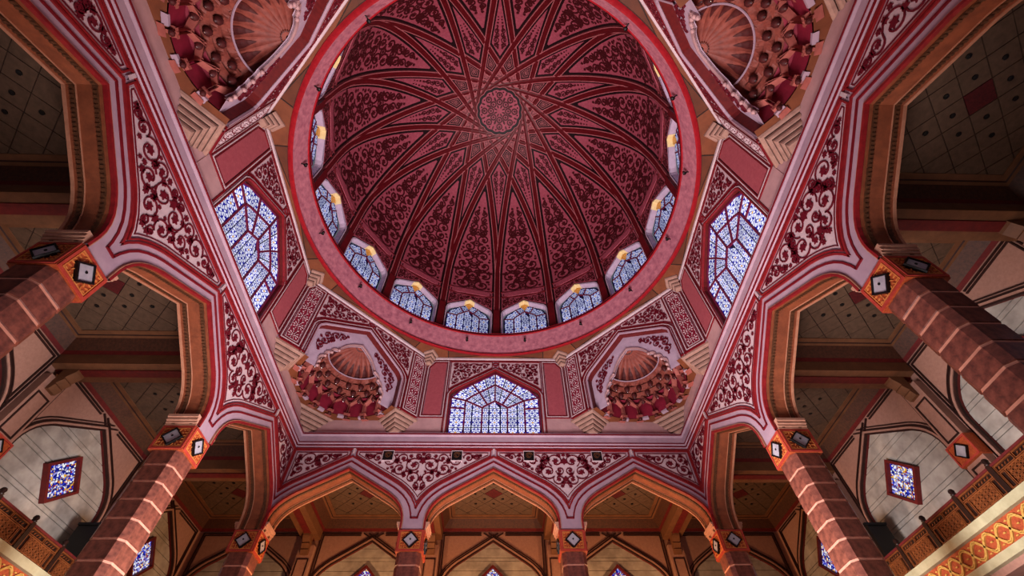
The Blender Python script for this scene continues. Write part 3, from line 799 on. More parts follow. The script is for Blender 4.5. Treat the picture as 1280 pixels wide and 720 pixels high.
# ------------------------------------------------------------------ upper zone: walls, window faces
ZC = 2.97                                  # top of the octagon
WO = [(.365, 2.166), (.365, 2.555), (.352, 2.585), (.325, 2.612), (0, 2.835)]
OA = W*math.tan(PI/8)
def window_face(sd, az, word, rich=True):
    root = thing('wall_upper_'+sd, 'rose upper wall round the %s stained glass window' % word, 'wall', (0, W, 2.16), az, kind='structure')
    mb = MB(); arch_panel(mb, WO, 0, -OA, OA, ZC+.02, 2.16, WM, 0)
    part('window_wall', mb, 'mauve', root)
    mb = MB()
    for s in (-1, 1):
        mb.face([WM(s*OA, 2.15, 0), WM(s*W, 2.15, 0), WM(s*W, 2.32, 0), WM(s*OA, 2.32, 0)])
        mb.box(min(s*.372, s*OA), max(s*.372, s*OA), W-.004, W, 2.16, 2.315)
    part('plain_wall', mb, 'pale', root)
    mb = MB(); mb.grid([[WM(s, z, 0), WM(s, z, -.034)] for s, z in [(-a, b) for a, b in WO]+[(a, b) for a, b in reversed(WO[:-1])]]); part('window_reveal', mb, 'covered', root)
    if not rich: return root
    WP = [(-a, b) for a, b in WO]+[(a, b) for a, b in reversed(WO[:-1])]
    for off, w, d, m_ in ((.004, .008, .014, 'red'), (.015, .006, .010, 'panel'), (.028, .005, .008, 'redline')):
        mb = MB(); mb.ribbon(offset(WP, off), w, WM, -.003, d); part('window_moulding', mb, m_, root)
    for s in (-1, 1):
        # plain side panel with a cut upper outer corner
        q = [(.425, 2.345), (.560, 2.345), (.560, 2.86), (.520, 2.915), (.425, 2.915)]
        q = [(s*a, b) for a, b in q]
        mb = MB(); mb.prism(q, WM, -.002, .008); p = part('side_panel', mb, 'rosepanel', root)
        for ins, w, m_ in ((-.008, .006, 'redline'), (-.017, .007, 'panel'), (-.027, .005, 'redline')):
            mb = MB(); mb.ribbon(inset(q, ins), w, WM, -.002, .012, closed=True); part('panel_line', mb, m_, p)
        # arabesque spandrel beside the arch crown
        O2 = [p_ for p_ in offset(WP, .040) if p_[0] >= 0]; O2 = clip(clip(O2, .385, 1), .03, -1)
        O2 = [p_ for p_ in O2 if p_[1] > 2.6]
        q = [(.03, 2.935)] + O2 + [(.385, O2[-1][1]), (.385, 2.935)]
        q = [(s*a, b) for a, b in dedupe(q, True)]
        mb = MB(); mb.prism(q, WM, -.002, .003); p = part('spandrel_panel', mb, 'panel', root)
        mb = MB(); mb.ribbon(q, .006, WM, -.002, .009, closed=True); part('panel_border', mb, 'redline', p)
        part('vine_relief', scrolls(inset(q, .010), WM, 31, .034, .017, .005, .018, .001, .008), 'vine', p, kind='stuff')
        mb = MB(); mb.ribbon([(s*.40, 2.166), (s*.40, 2.945)], .006, WM, -.002, .010); part('panel_line', mb, 'redline', root)
    mb = MB(); mb.ribbon([(.024*math.cos(t*PI/6), 2.905+.017*math.sin(t*PI/6)) for t in range(12)], .006, WM, 0, .009, closed=True); part('crown_rosette', mb, 'redline', root)
    mb = MB(); mb.box(-OA, OA, W-.018, W, 2.958, 2.975); part('top_moulding', mb, 'panel', root)
    mb = MB(); mb.ribbon([(-OA+.03, 2.947), (OA-.03, 2.947)], .006, WM, -.002, .010); part('panel_line', mb, 'redline', root)
    return root
for sd, az, word in SIDES: window_face(sd, az, word, sd != 'back')

def mirror_path(h): return h + [(-s, z) for s, z in reversed(h[:-1])]
def make_big_window(label, az, n):
    y = W+.026; mp = wall_map(y)
    w = thing('window_%d' % n, label, 'window', (0, y, 2.15), az, 'large stained windows under the dome', 'structure')
    O = [(-.356, 2.155), (-.356, 2.25), (-.356, 2.345), (-.356, 2.44), (-.356, 2.548), (-.285, 2.630), (-.19, 2.694), (-.09, 2.762), (0, 2.822)]
    Mi = [(-.238, 2.155), (-.238, 2.25), (-.238, 2.345), (-.238, 2.43), (-.238, 2.515), (-.190, 2.560), (-.13, 2.602), (-.062, 2.648), (0, 2.690)]
    I = [(-.100, 2.155), (-.100, 2.25), (-.100, 2.345), (-.100, 2.395), (-.100, 2.44), (-.084, 2.456), (-.06, 2.472), (-.03, 2.492), (0, 2.512)]
    mb = MB(); mb.prism(mirror_path(O), mp, -.01, -.004, back=True); part('lead_backing', mb, 'lead', w)
    def lerp(p, q, t): return (p[0]+(q[0]-p[0])*t, p[1]+(q[1]-p[1])*t)
    def pane(q):
        mb = MB(); mb.prism(inset(q, .0048), mp, -.005, 0, uv=[(0, 0), (1, 0), (1, 1), (0, 1)] if len(q) == 4 else None); return mb.mesh('pane', 'glass', BASE[w.name])
    quads = []
    for A, B, cols in ((O, Mi, [0, 1]), (Mi, I, [0, .42, 1])):
        for k in range(len(A)-1):
            for a, b in zip(cols, cols[1:]):
                quads.append([lerp(A[k], B[k], a), lerp(A[k], B[k], b), lerp(A[k+1], B[k+1], b), lerp(A[k+1], B[k+1], a)])
    for z0, z1 in ((2.155, 2.25), (2.25, 2.345), (2.345, 2.44)):
        quads.append([(-.1, z0), (-.045, z0), (-.045, z1), (-.1, z1)])
    quads.append([(-.1, 2.44), (-.045, 2.44), (-.045, 2.485), (-.084, 2.456)])
    for q in quads:
        q2 = [(-s, z) for s, z in reversed(q)]
        for qq in (q, q2):
            if len(dedupe(qq, True)) == 4: part('pane', pane(qq), 'glass', w)
    for z0, z1 in ((2.155, 2.25), (2.25, 2.345), (2.345, 2.44)): part('pane', pane([(-.045, z0), (.045, z0), (.045, z1), (-.045, z1)]), 'glass', w)
    part('pane', pane([(-.045, 2.44), (.045, 2.44), (0, 2.512), (-.045, 2.485)]), 'glass', w)
    lines = [mirror_path(Mi), mirror_path(I), mirror_path(O)]
    for s in (-1, 1):
        for a, b in ((I[4], Mi[4]), (Mi[4], O[4]), (I[6], Mi[6]), (Mi[6], O[6]), (Mi[3], O[3])): lines.append([(s*a[0], a[1]), (s*b[0], b[1])])
    lines.append([I[8], O[8]])
    for P in lines:
        mb = MB(); mb.ribbon(P, .0125, mp, -.005, .009); part('mullion', mb, 'mullion', w)
    return w
bw0 = make_big_window('large arched blue stained window in the far wall below the dome', 0, 1)
dup(bw0, None, -PI/2, 'large arched blue stained window in the left wall below the dome', name='window_2')
dup(bw0, None, PI/2, 'large arched blue stained window in the right wall below the dome', name='window_3')
dup(bw0, None, PI, 'large arched blue stained window in the rear wall below the dome', name='window_4')

# ------------------------------------------------------------------ squinches with muqarnas
ZS = 2.29
SO = [(.372, ZS), (.372, 2.585), (.362, 2.61), (.335, 2.64), (0, 2.845)]
SI_ = [(.262, ZS), (.262, 2.345)]
def scallop(a, b, bulge, n=6):
    out = []
    dx, dy = b[0]-a[0], b[1]-a[1]; L = math.hypot(dx, dy); nx, ny = dy/L, -dx/L
    for i in range(1, n+1):
        t = i/n; h = math.sin(t*PI)*bulge
        out.append((a[0]+dx*t+nx*h, a[1]+dy*t+ny*h))
    return out
cur = SI_[-1]; CUSP = [cur]
for nxt in ((.240, 2.415), (.205, 2.475), (.160, 2.53)):
    SI_ += scallop(cur, nxt, .016); cur = nxt; CUSP.append(cur)
SI_ += scallop(cur, (0, 2.70), .022, 10)
SI_[-1] = (0, 2.70)
NX, NY = 0.0, W+.055                       # axis of the niche
def make_squinch(label, az):
    root = thing('squinch', label, 'squinch', (0, W, ZS), az, 'muqarnas squinches under the dome')
    # front face with the outer arch
    mb = MB(); arch_panel(mb, SO, 0, -OA, OA, ZC+.02, ZS, WM, 0); part('squinch_face', mb, 'mauve', root)
    OP = [(-a, b) for a, b in SO]+[(a, b) for a, b in reversed(SO[:-1])]
    mb = MB(); mb.grid([[WM(s, z, 0), WM(s, z, -.05)] for s, z in OP]); part('arch_reveal', mb, 'covered', root)
    for off, w, d, m_ in ((.006, .012, .012, 'mauve'), (.016, .006, .010, 'redline'), (.030, .005, .008, 'redline'), (.040, .005, .007, 'panel'), (.050, .005, .008, 'redline')):
        mb = MB(); mb.ribbon(clip(clip(offset(OP, off), .425, 1), -.425, -1), w, WM, -.003, d); part('arch_line', mb, m_, root)
    for s in (-1, 1):
        q = [(.455, 2.335), (.555, 2.335), (.555, 2.865), (.525, 2.915), (.455, 2.915)]
        q = [(s*a, b) for a, b in q]
        mb = MB(); mb.prism(q, WM, -.002, .004); p = part('lattice_panel', mb, 'crimson', root)
        for ins, w, m_ in ((-.007, .005, 'redline'), (-.015, .007, 'panel'), (-.025, .005, 'redline')):
            mb = MB(); mb.ribbon(inset(q, ins), w, WM, -.002, .010, closed=True); part('panel_line', mb, m_, p)
        mb = MB(); mb.ribbon(inset(q, .006), .003, WM, 0, .008, closed=True)
        for k in range(6):
            cx, cz = s*.505, 2.385+.096*k
            for j in range(10): drop(mb, cx+.030*math.cos(j*PI/5), cz+.030*math.sin(j*PI/5), .0068, j*PI/5, WM, .002, .009, w=.34)
            for j in range(5): drop(mb, cx+.012*math.cos(j*PI/2.5), cz+.012*math.sin(j*PI/2.5), .0055, j*PI/2.5, WM, .002, .009)
            for j in (-1, 1):
                for h in (-.5, .5): drop(mb, cx+j*.041, cz+h*.06, .006, PI/2, WM, .002, .009)
                drop(mb, cx+j*.017, cz+.048, .0065, j*.6, WM, .002, .009)
        part('star_lattice', mb, 'panel', p, kind='stuff')
        O2 = [p_ for p_ in offset(OP, .062) if p_[0] >= 0]; O2 = clip(clip(O2, .425, 1), .032, -1)
        O2 = [p_ for p_ in O2 if p_[1] > 2.60]
        q = [(.032, 2.94)] + O2 + [(.425, 2.94)]
        q = [(s*a, b) for a, b in dedupe(q, True)]
        mb = MB(); mb.prism(q, WM, -.002, .003); p = part('spandrel_panel', mb, 'panel', root)
        mb = MB(); mb.ribbon(q, .005, WM, -.002, .008, closed=True); part('panel_border', mb, 'redline', p)
        part('vine_relief', scrolls(inset(q, .009), WM, 41, .032, .016, .005, .018, .001, .008), 'vine', p, kind='stuff')
    mb = MB(); mb.ribbon([(.024*math.cos(t*PI/6), 2.922+.014*math.sin(t*PI/6)) for t in range(12)], .006, WM, 0, .009, closed=True); part('crown_rosette', mb, 'redline', root)
    mb = MB(); mb.box(-OA, OA, W-.018, W, 2.958, 2.975); part('top_moulding', mb, 'panel', root)
    mb = MB(); mb.ribbon([(-.57, ZS+.012), (-.385, ZS+.012)], .008, WM, -.002, .010); mb.ribbon([(.385, ZS+.012), (.57, ZS+.012)], .008, WM, -.002, .010); part('foot_line', mb, 'redline', root)
    # recessed lavender fascia between outer and inner arch
    fm = wall_map(W+.05); mb = MB()
    IP = [(-a, b) for a, b in SI_]+[(a, b) for a, b in reversed(SI_[:-1])]
    n = 60
    def resample(P, n):
        L = [0]
        for a, b in zip(P, P[1:]): L.append(L[-1]+math.hypot(b[0]-a[0], b[1]-a[1]))
        out = []
        for i in range(n+1):
            t = L[-1]*i/n; k = max(j for j in range(len(L)) if L[j] <= t+1e-9); k = min(k, len(P)-2)
            u = (t-L[k])/(L[k+1]-L[k]+1e-12); out.append((P[k][0]+(P[k+1][0]-P[k][0])*u, P[k][1]+(P[k+1][1]-P[k][1])*u))
        return out
    ha = resample([(-a, b) for a, b in SO], n); hb = resample([(-a, b) for a, b in SI_], n)
    A = ha+[(-s, z) for s, z in reversed(ha[:-1])]; B = hb+[(-s, z) for s, z in reversed(hb[:-1])]
    mb.grid([[fm(a[0], a[1], 0), fm(b[0], b[1], 0), fm(b[0], b[1], -.014)] for a, b in zip(A, B)])
    fa = part('lavender_fascia', mb, 'lavender', root)
    mb = MB(); mb.ribbon(offset(B, .006), .012, fm, -.01, .010); part('scalloped_edge', mb, 'pale', fa)
    for s in (-1, 1):
        q = [(.300, 2.40), (.345, 2.46), (.340, 2.595), (.30, 2.635), (.13, 2.745), (.10, 2.70), (.19, 2.60), (.255, 2.50)]
        part('vine_relief', scrolls([(s*a, b) for a, b in q], fm, 51, .030, .017, .005, .014, .001, .007), 'vine', fa, kind='stuff')
    bd = MB()
    for a, b in CUSP+[(.262, ZS+.01)]:
        for s in (-1, 1): bd.lathe([(.001, b-.012), (.009, b-.008), (.012, b), (.009, b+.008), (.001, b+.012)], 8, cx=s*a, cy=W+.040)
    part('cusp_bead', bd, 'pale', fa, True)
    # brown soffit round the niche
    mb = MB(); n = 24; inn = []; out = []
    for i in range(n+1):
        a = PI*i/n; dx, dy = -math.cos(a), math.sin(a)
        inn.append((NX+.345*dx, NY+.345*dy, ZS))
        t = (W*math.sqrt(2)-NY)/(dy+abs(dx)); out.append((NX+dx*t, NY+dy*t, ZS))
    mb.grid([inn, out])
    for s in (-1, 1): mb.face([(s*OA, W, ZS), (s*.345, W, ZS), (s*.345, NY, ZS), (s*(W*math.sqrt(2)-NY), NY, ZS)])
    part('soffit', mb, 'brown', root)
    # niche wall, tiers of cells, ribbed shell
    def cyl(th, r, z): return (NX-r*math.cos(th), NY+r*math.sin(th), z)
    mb = MB(); mb.grid([[cyl(PI*i/40, .338, z) for i in range(41)] for z in (ZS-.002, 2.36, 2.418)]+[[cyl(PI*i/40, .29, 2.43) for i in range(41)]]); part('niche_wall', mb, 'crimson', root)
    NB = 7                                     # tall arched bays round the foot
    me_rib = MB()
    r0, r1 = .325, .348
    for k in range(1):
        def P(th, r, z): return cyl(PI/2+th, r, z)
        w = .021
        for (ta, tb, ra, rb, za, zb) in ((-w, w, .290, .338, 2.385, ZS-.012),):
            me_rib.grid([[P(ta, ra, za), P(ta, rb-.035, zb), P(tb, rb-.035, zb), P(tb, ra, za)], [P(ta, ra+.03, za), P(ta, rb+.02, zb), P(tb, rb+.02, zb), P(tb, ra+.03, za)]], close=True)
            me_rib.face([P(ta, rb-.035, zb), P(tb, rb-.035, zb), P(tb, rb+.02, zb), P(ta, rb+.02, zb)])
        half = PI/NB/2
        for s in (-1, 1):
            me_rib.grid([[P(0, .288, 2.362), P(s*w*1.1, .288, 2.372), P(s*half, .275, 2.425), P(s*half*.80, .275, 2.442)], [P(0, .325, 2.362), P(s*w*1.1, .325, 2.372), P(s*half, .315, 2.425), P(s*half*.80, .315, 2.442)]], close=True)
    mrib = me_rib.mesh('bracket_rib', 'ribpink', BASE[root.name])
    def spin(me, nm, m_, parent, th):
        o = part(nm, me, m_, parent)
        c, s = math.cos(-th), math.sin(-th)     # turn about the niche axis
        bx, by = (NX-BASE[root.name][0])*S, (NY-BASE[root.name][1])*S
        o.rotation_euler = (0, 0, -th); o.location = (bx-(c*bx-s*by), by-(s*bx+c*by), 0)
        return o
    foot = MB()
    def P(th, r, z): return cyl(PI/2+th, r, z)
    foot.grid([[P(t, .305, ZS-.020), P(t, .305, ZS+.004), P(t, .375, ZS+.004), P(t, .385, ZS-.008), P(t, .345, ZS-.022)] for t in (-.07, -.04, .04, .07)])
    mfoot = foot.mesh('foot_block', 'ribpink', BASE[root.name])
    knob = MB(); knob.lathe([(.001, ZS-.040), (.011, ZS-.034), (.014, ZS-.026), (.010, ZS-.016)], 8, cx=NX, cy=NY+.318); mknob = knob.mesh('foot_knob', 'terradark', BASE[root.name], True)
    tab = MB(); tab.grid([[P(t, r, z) for r, z in ((.335, ZS-.012), (.335, ZS+.004), (.362, ZS+.004), (.362, ZS-.012), (.335, ZS-.012))] for t in (-.07, .07)]); mtab = tab.mesh('rim_tab', 'mauve', BASE[root.name])
    for k in range(NB+1):
        th = -PI/2+PI*k/NB
        th *= .85
        r_ = spin(mrib, 'bracket_rib', 'terracotta', root, th)
        part('foot_block', mfoot, 'terracotta', r_); part('foot_knob', mknob, 'terradark', r_)
    for k in range(NB): spin(mtab, 'rim_tab', 'mauve', root, -PI/2+PI*(k+.5)/NB)
    pend = MB(); nod = MB()
    for ti, (ra, rb, za, zb, nc, sh) in enumerate(((.300, .270, 2.430, 2.480, 8, 0), (.272, .242, 2.472, 2.524, 8, .5), (.244, .212, 2.516, 2.568, 8, 0))):
        dth = PI/nc; mb = MB(); rows = []
        for v in (-.25, 0, .25, .5, .75, 1.0):
            row = []
            for u in np.linspace(-1, 1, 9):
                arch = max(0, (1-abs(u))**.7-max(v, 0)**1.6)
                r = ra+(rb-ra)*max(v, 0)+.066*arch
                if v < 0: r += .02
                z = za+(zb-za)*max(v, 0)-(.016*abs(u)**3*(1-max(v, 0)) if v >= 0 else -.004)
                row.append(P(u*dth/2, r, z))
            rows.append(row)
        mb.grid(rows); me = mb.mesh('muqarnas_cell', 'terracotta', BASE[root.name], False)
        for k in range(nc):
            th = -PI/2+dth*(k+.5)+sh*dth
            if th > PI/2-.05: continue
            spin(me, 'muqarnas_cell', 'terracotta', root, th)
        for k in range(nc+1):
            th = -PI/2+dth*k+sh*dth
            if abs(th) > PI/2-.02: continue
            x, y, z = P(th, ra-.002, za-.014)
            pend.lathe([(.001, z-.034), (.005, z-.031), (.006, z-.027), (.003, z-.024)], 6, cx=x, cy=y); nod.lathe([(.003, z-.028), (.012, z-.023), (.020, z-.010), (.021, z+.006), (.010, z+.024)], 8, cx=x, cy=y)
    part('pendant_bead', pend, 'bead', root, True, kind='stuff'); part('pendant_nodule', nod, 'terradark', root, True, kind='stuff')
    # ribbed shell
    ns = 11; dth = PI/ns
    prof = [(.212, 2.564), (.206, 2.582), (.190, 2.610), (.160, 2.640), (.120, 2.666), (.07, 2.688), (.015, 2.700)]
    mb = MB(); rows = []
    for q, (r, z) in enumerate(prof):
        rows.append([P(u*dth/2, r+.016*(1-u*u)*(r/.2), z-(.008*(1-u*u) if q == 0 else 0)) for u in np.linspace(-1, 1, 7)])
    mb.grid(rows); mg = mb.mesh('shell_flute', 'terracotta', BASE[root.name], True)
    mb = MB(); rows = []
    for f in (0, .25, .5, .75, 1):
        q = .10+f*3.4; i = int(q); t = q-i; r = prof[i][0]+(prof[i+1][0]-prof[i][0])*t; z = prof[i][1]+(prof[i+1][1]-prof[i][1])*t
        hw = .62*math.sin(PI*(.18+.82*f)) + .05
        rows.append([P(u*hw*dth/2, r+.016*(1-(u*hw)**2)*(r/.2)-.005, z) for u in (-1, -.5, 0, .5, 1)])
    mb.grid(rows); mi = mb.mesh('shell_inlay', 'terradark', BASE[root.name])
    mb = MB(); mb.grid([[P(t, r, z) for r, z in ((.215, 2.558), (.209, 2.556), (.206, 2.561), (.210, 2.565))] for t in np.linspace(-dth/2, dth/2, 5)]); mr = mb.mesh('shell_lip', 'mauve', BASE[root.name])
    for k in range(ns):
        f_ = spin(mg, 'shell_flute', 'terracotta', root, -PI/2+dth*(k+.5))
        part('shell_inlay', mi, 'terradark', f_); part('shell_lip', mr, 'mauve', f_)
    mb = MB()
    for k in range(9):
        x, y, z = P(-1.3+2.6*k/8, .035, 2.684); mb.lathe([(.001, z-.006), (.005, z), (.001, z+.006)], 6, cx=x, cy=y)
    part('crown_bead', mb, 'bead', root, True, kind='stuff')
    # closed back of the block so that no light leaks in
    mb = MB(); c2 = W*math.sqrt(2); mb.face([(-OA, W+.004, ZC), (OA, W+.004, ZC), (0, c2, ZC)])
    for s in (-1, 1): mb.face([(s*OA, W+.001, ZS), (0, c2, ZS), (0, c2, ZC), (s*OA, W+.001, ZC)])
    part('block_back', mb, 'brown', root)
    return root
sq0 = make_squinch('muqarnas squinch in the far left corner under the dome', -PI/4)
dup(sq0, None, PI/4, 'muqarnas squinch in the far right corner under the dome')
dup(sq0, None, -3*PI/4, 'muqarnas squinch cut by the frame at upper left')
dup(sq0, None, 3*PI/4, 'muqarnas squinch cut by the frame at upper right')

# stepped corbels: one at each end of each squinch, one in each corner of the square, small ones under the ring
V8 = [(W*math.tan(PI/8)*sg, W) for sg in (-1, 1)]
def stepped(poly, anchor, z0, dz, n, shrink, name, label, cat, group, m_, taper=.0):
    root = thing(name, label, cat, (anchor[0], anchor[1], z0), 0, group)
    k = 1.0; z = z0
    for i in range(n):
        q = [(anchor[0]+(x-anchor[0])*k, anchor[1]+(y-anchor[1])*k) for x, y in poly]
        q2 = [(anchor[0]+(x-anchor[0])*k*.93, anchor[1]+(y-anchor[1])*k*.93) for x, y in poly]
        mb = MB(); m = len(q)
        mb.grid([[(x, y, z) for x, y in q], [(x, y, z-dz*.62) for x, y in q], [(x, y, z-dz) for x, y in q2]], close=True)
        mb.face([(x, y, z-dz) for x, y in q2]); mb.face([(x, y, z) for x, y in reversed(q)])
        part('corbel_step', mb, m_, root); z -= dz; k *= shrink
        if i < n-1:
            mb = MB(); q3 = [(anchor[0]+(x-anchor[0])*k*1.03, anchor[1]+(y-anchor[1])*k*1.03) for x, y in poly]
            mb.grid([[(x, y, z+.001) for x, y in q3], [(x, y, z-.006) for x, y in q3]], close=True); part('step_dark_line', mb, 'brownline', root); z -= .003  # thin dark brown line between two steps
    return root
h = .151
tri = [(-OA, W-.002), (-OA-h, W-h), (-OA-2*h, W-.002)]
cb = None
ENDS = {0.0: 'far wall', -PI/2: 'left wall', PI/2: 'right wall'}
for az, wd in ENDS.items():
    for sg in (-1, 1):
        if az: end = {(-PI/2, 1): 'far end', (-PI/2, -1): 'near end', (PI/2, -1): 'far end', (PI/2, 1): 'near end'}[(az, sg)]
        else: end = 'left end' if sg < 0 else 'right end'
        lab = 'sandy stepped corbel under a squinch on the %s, %s' % (wd, end)
        if cb is None:
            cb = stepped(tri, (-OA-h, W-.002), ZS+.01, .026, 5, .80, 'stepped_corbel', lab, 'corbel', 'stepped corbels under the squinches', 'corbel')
            r = cb
        else: r = dup(cb, (sg*(OA+h), W-.002, ZS+.01), az, lab)
        if r is cb: r.location = Vector(rotz(az, (sg*(OA+h), W-.002, ZS+.01)))*S; r.rotation_euler = (0, 0, -az)
c2 = W*math.sqrt(2)-.003
cc = None
for az, wd in ((-PI/4, 'far left'), (PI/4, 'far right'), (-3*PI/4, 'rear left'), (3*PI/4, 'rear right')):
    lab = 'sandy stepped corbel in the %s corner of the hall' % wd
    if cc is None:
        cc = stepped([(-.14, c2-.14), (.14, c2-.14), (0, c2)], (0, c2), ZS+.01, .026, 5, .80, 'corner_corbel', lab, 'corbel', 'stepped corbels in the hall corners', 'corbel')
        r = cc; r.location = Vector(rotz(az, (0, c2, ZS+.01)))*S; r.rotation_euler = (0, 0, -az)
    else: dup(cc, (0, c2, ZS+.01), az, lab)
rv = W/math.cos(PI/8)
sc = None
DIR8 = ['far wall, left', 'far wall, right', 'right wall, far', 'right wall, near', 'rear wall, right', 'rear wall, left', 'left wall, near', 'left wall, far']
for k in range(8):
    az = -PI/8+k*PI/4
    lab = 'small stepped corbel below the dome ring, end of %s side' % DIR8[k]
    q = .066
    if sc is None:
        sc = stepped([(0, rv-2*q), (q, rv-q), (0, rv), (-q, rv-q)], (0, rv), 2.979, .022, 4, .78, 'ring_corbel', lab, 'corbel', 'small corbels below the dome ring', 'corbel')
        r = sc; r.location = Vector(rotz(az, (0, rv, 2.979)))*S; r.rotation_euler = (0, 0, -az)
    else: dup(sc, (0, rv, 2.979), az, lab)

# ------------------------------------------------------------------ ceiling between octagon and ring
root = thing('ceiling', 'flat ochre ceiling between the octagon and the round dome ring', 'ceiling', (0, 0, 2.98), kind='structure')
mb = MB(); n = 96; inn = []; out = []
for i in range(n):
    a = 2*PI*i/n; inn.append((1.392*math.sin(a), 1.392*math.cos(a), 2.982))
    k = round(a/(PI/4)); t = (W+.01)/math.cos(a-k*PI/4); out.append((t*math.sin(a), t*math.cos(a), 2.982))
mb.grid([inn, out], close=True); part('ceiling_plate', mb, 'brown', root)
tri_me = None
for k in range(8):
    a0 = -PI/8+k*PI/4
    for sg in (-1, 1):
        # thin triangular recess between ring and octagon face
        P = []
        for t in np.linspace(.09, .30, 8): P.append((1.402*math.sin(t), 1.392*math.cos(t)))
        th = .105; far = (W-.012)/math.cos(PI/8-th); P.append((far*math.sin(th), far*math.cos(th)))
        mb = MB(); mb.prism([(sg*x, y) for x, y in P], lambda x, y, d: (x, y, 2.982-d), -.001, .002)
        fr = MB(); fr.ribbon([(sg*x, y) for x, y in P], .006, lambda x, y, d: (x, y, 2.982-d), -.001, .006, closed=True)
        p = part('triangle_panel', mb, 'brown2', root); p.rotation_euler = (0, 0, -a0)
        part('panel_edge', fr, 'joint', p)

# ------------------------------------------------------------------ dome ring
root = thing('dome_ring', 'pink granite ring with bright red edges at the foot of the dome', 'ring', (0, 0, 2.98))
mb = MB(); mb.lathe([(1.374, 2.992), (1.330, 3.178)], 128); part('granite_band', mb, 'pinkgranite', root, True)
mb = MB(); mb.lathe([(1.36, 2.972), (1.392, 2.974), (1.398, 2.984), (1.388, 2.996), (1.370, 3.000)], 128); part('lower_red_band', mb, 'ringred', root, True)
mb = MB(); mb.lathe([(1.336, 3.168), (1.326, 3.174), (1.322, 3.184), (1.330, 3.192), (1.325, 3.198), (1.322, 3.206), (1.330, 3.214), (1.46, 3.216)], 128); part('upper_red_band', mb, 'ringred', root, True)
mb = MB(); mb.lathe([(1.330, 3.190), (1.321, 3.193), (1.330, 3.196)], 128); part('upper_gap_line', mb, 'domebase', root, True)
ORD = ['first', 'second', 'third', 'fourth', 'fifth', 'sixth', 'seventh', 'eighth']
AZ16 = [rad(11.25+22.5*k) for k in range(16)]
def place16(k): return ('%s to the right of the middle front rib' % ORD[k]) if k < 8 else ('%s to the left of the middle front rib' % ORD[15-k])
sp = None
for k, az in enumerate(AZ16):
    lab = 'small black spotlight on the pink ring, %s' % place16(k)
    if sp is None:
        b = (0, 1.352, 3.085)
        sp = thing('ring_spotlight', lab, 'spotlight', b, az, 'black spotlights on the dome ring')
        mb = MB(); mb.box(-.003, .003, 1.318, 1.355, 3.090, 3.098); part('stalk', mb, 'black', sp)
        mb = MB(); mb.lathe([(.001, 3.108), (.008, 3.106), (.010, 3.085), (.013, 3.078), (.001, 3.080)], 8, cx=0, cy=1.318); part('lamp_head', mb, 'black', sp, True)
    else: dup(sp, None, az, lab)

# ------------------------------------------------------------------ dome
RD, ZD, HD, ZB = 1.40, 4.0, 1.60, 3.20
def zdome(r): return ZD+HD*math.sqrt(max(0, 1-(r/RD)**2))
def dnorm(x, y, r, z):
    """inward normal"""
    if z <= ZD or r < 1e-6: return (-x/r, -y/r, 0) if r > 1e-6 else (0, 0, -1)
    gx, gz = r/RD**2, (z-ZD)/HD**2; L = math.hypot(gx, gz)
    return (-x/r*gx/L, -y/r*gx/L, -gz/L)
RS, DS = 1.38, 1.38*math.cos(rad(78.75))   # star: chords k -> k+7 of 16 in plan
def az_of(r): return 0.0 if r >= RS else rad(78.75)-math.acos(min(1, DS/r))
def plan(x, y, d):
    r = math.hypot(x, y); z = zdome(r); nx, ny, nz = dnorm(x, y, r, z)
    return (x+nx*d, y+ny*d, z+nz*d)
root = thing('dome', 'crimson dome with star ribs and maroon arabesque panels', 'dome', (0, 0, ZB))
# shell above the windows
mb = MB(); prof = [(RD, 3.84), (RD, ZD)]+[(RD*math.cos(t), ZD+HD*math.sin(t)) for t in np.linspace(0, PI/2, 25)[1:-1]]+[(.002, ZD+HD)]
mb.lathe(prof, 96); part('dome_shell', mb, 'domebase', root, True)
DH = [(.222, ZB), (.222, 3.575), (.214, 3.610), (.192, 3.640), (0, 3.765)]
def drum(s, z, d):
    a = s/RD; r = RD-d
    return (r*math.sin(a), r*math.cos(a), z)
WIDE = RD*rad(11.25)
mb = MB(); arch_panel(mb, DH, 0, -WIDE, WIDE, 3.86, ZB, drum, 0); bay_me = mb.mesh('drum_bay', 'domebase', (0, 0, ZB))
DP = [(-a, b) for a, b in DH]+[(a, b) for a, b in reversed(DH[:-1])]
mb = MB(); mb.grid([[drum(s, z, .012), drum(s, z, 0), drum(s*.955, z-.004, -.045)] for s, z in DP]); rev_me = mb.mesh('window_reveal', 'lavender', (0, 0, ZB))
mb = MB(); mb.ribbon(offset(DP, .005), .010, drum, -.002, .012); frm_me = mb.mesh('window_edge', 'lavender', (0, 0, ZB))
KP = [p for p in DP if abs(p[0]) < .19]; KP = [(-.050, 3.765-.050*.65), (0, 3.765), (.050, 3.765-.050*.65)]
mb = MB(); mb.grid([[drum(s, z+.017, .013), drum(s, z-.001, .0145), drum(s*.955, z-.005, -.043)] for s, z in KP]); patch_me = mb.mesh('cream_light_patch', 'cream', (0, 0, ZB))  # cream strip paints the yellow light caught at the reveal's crown
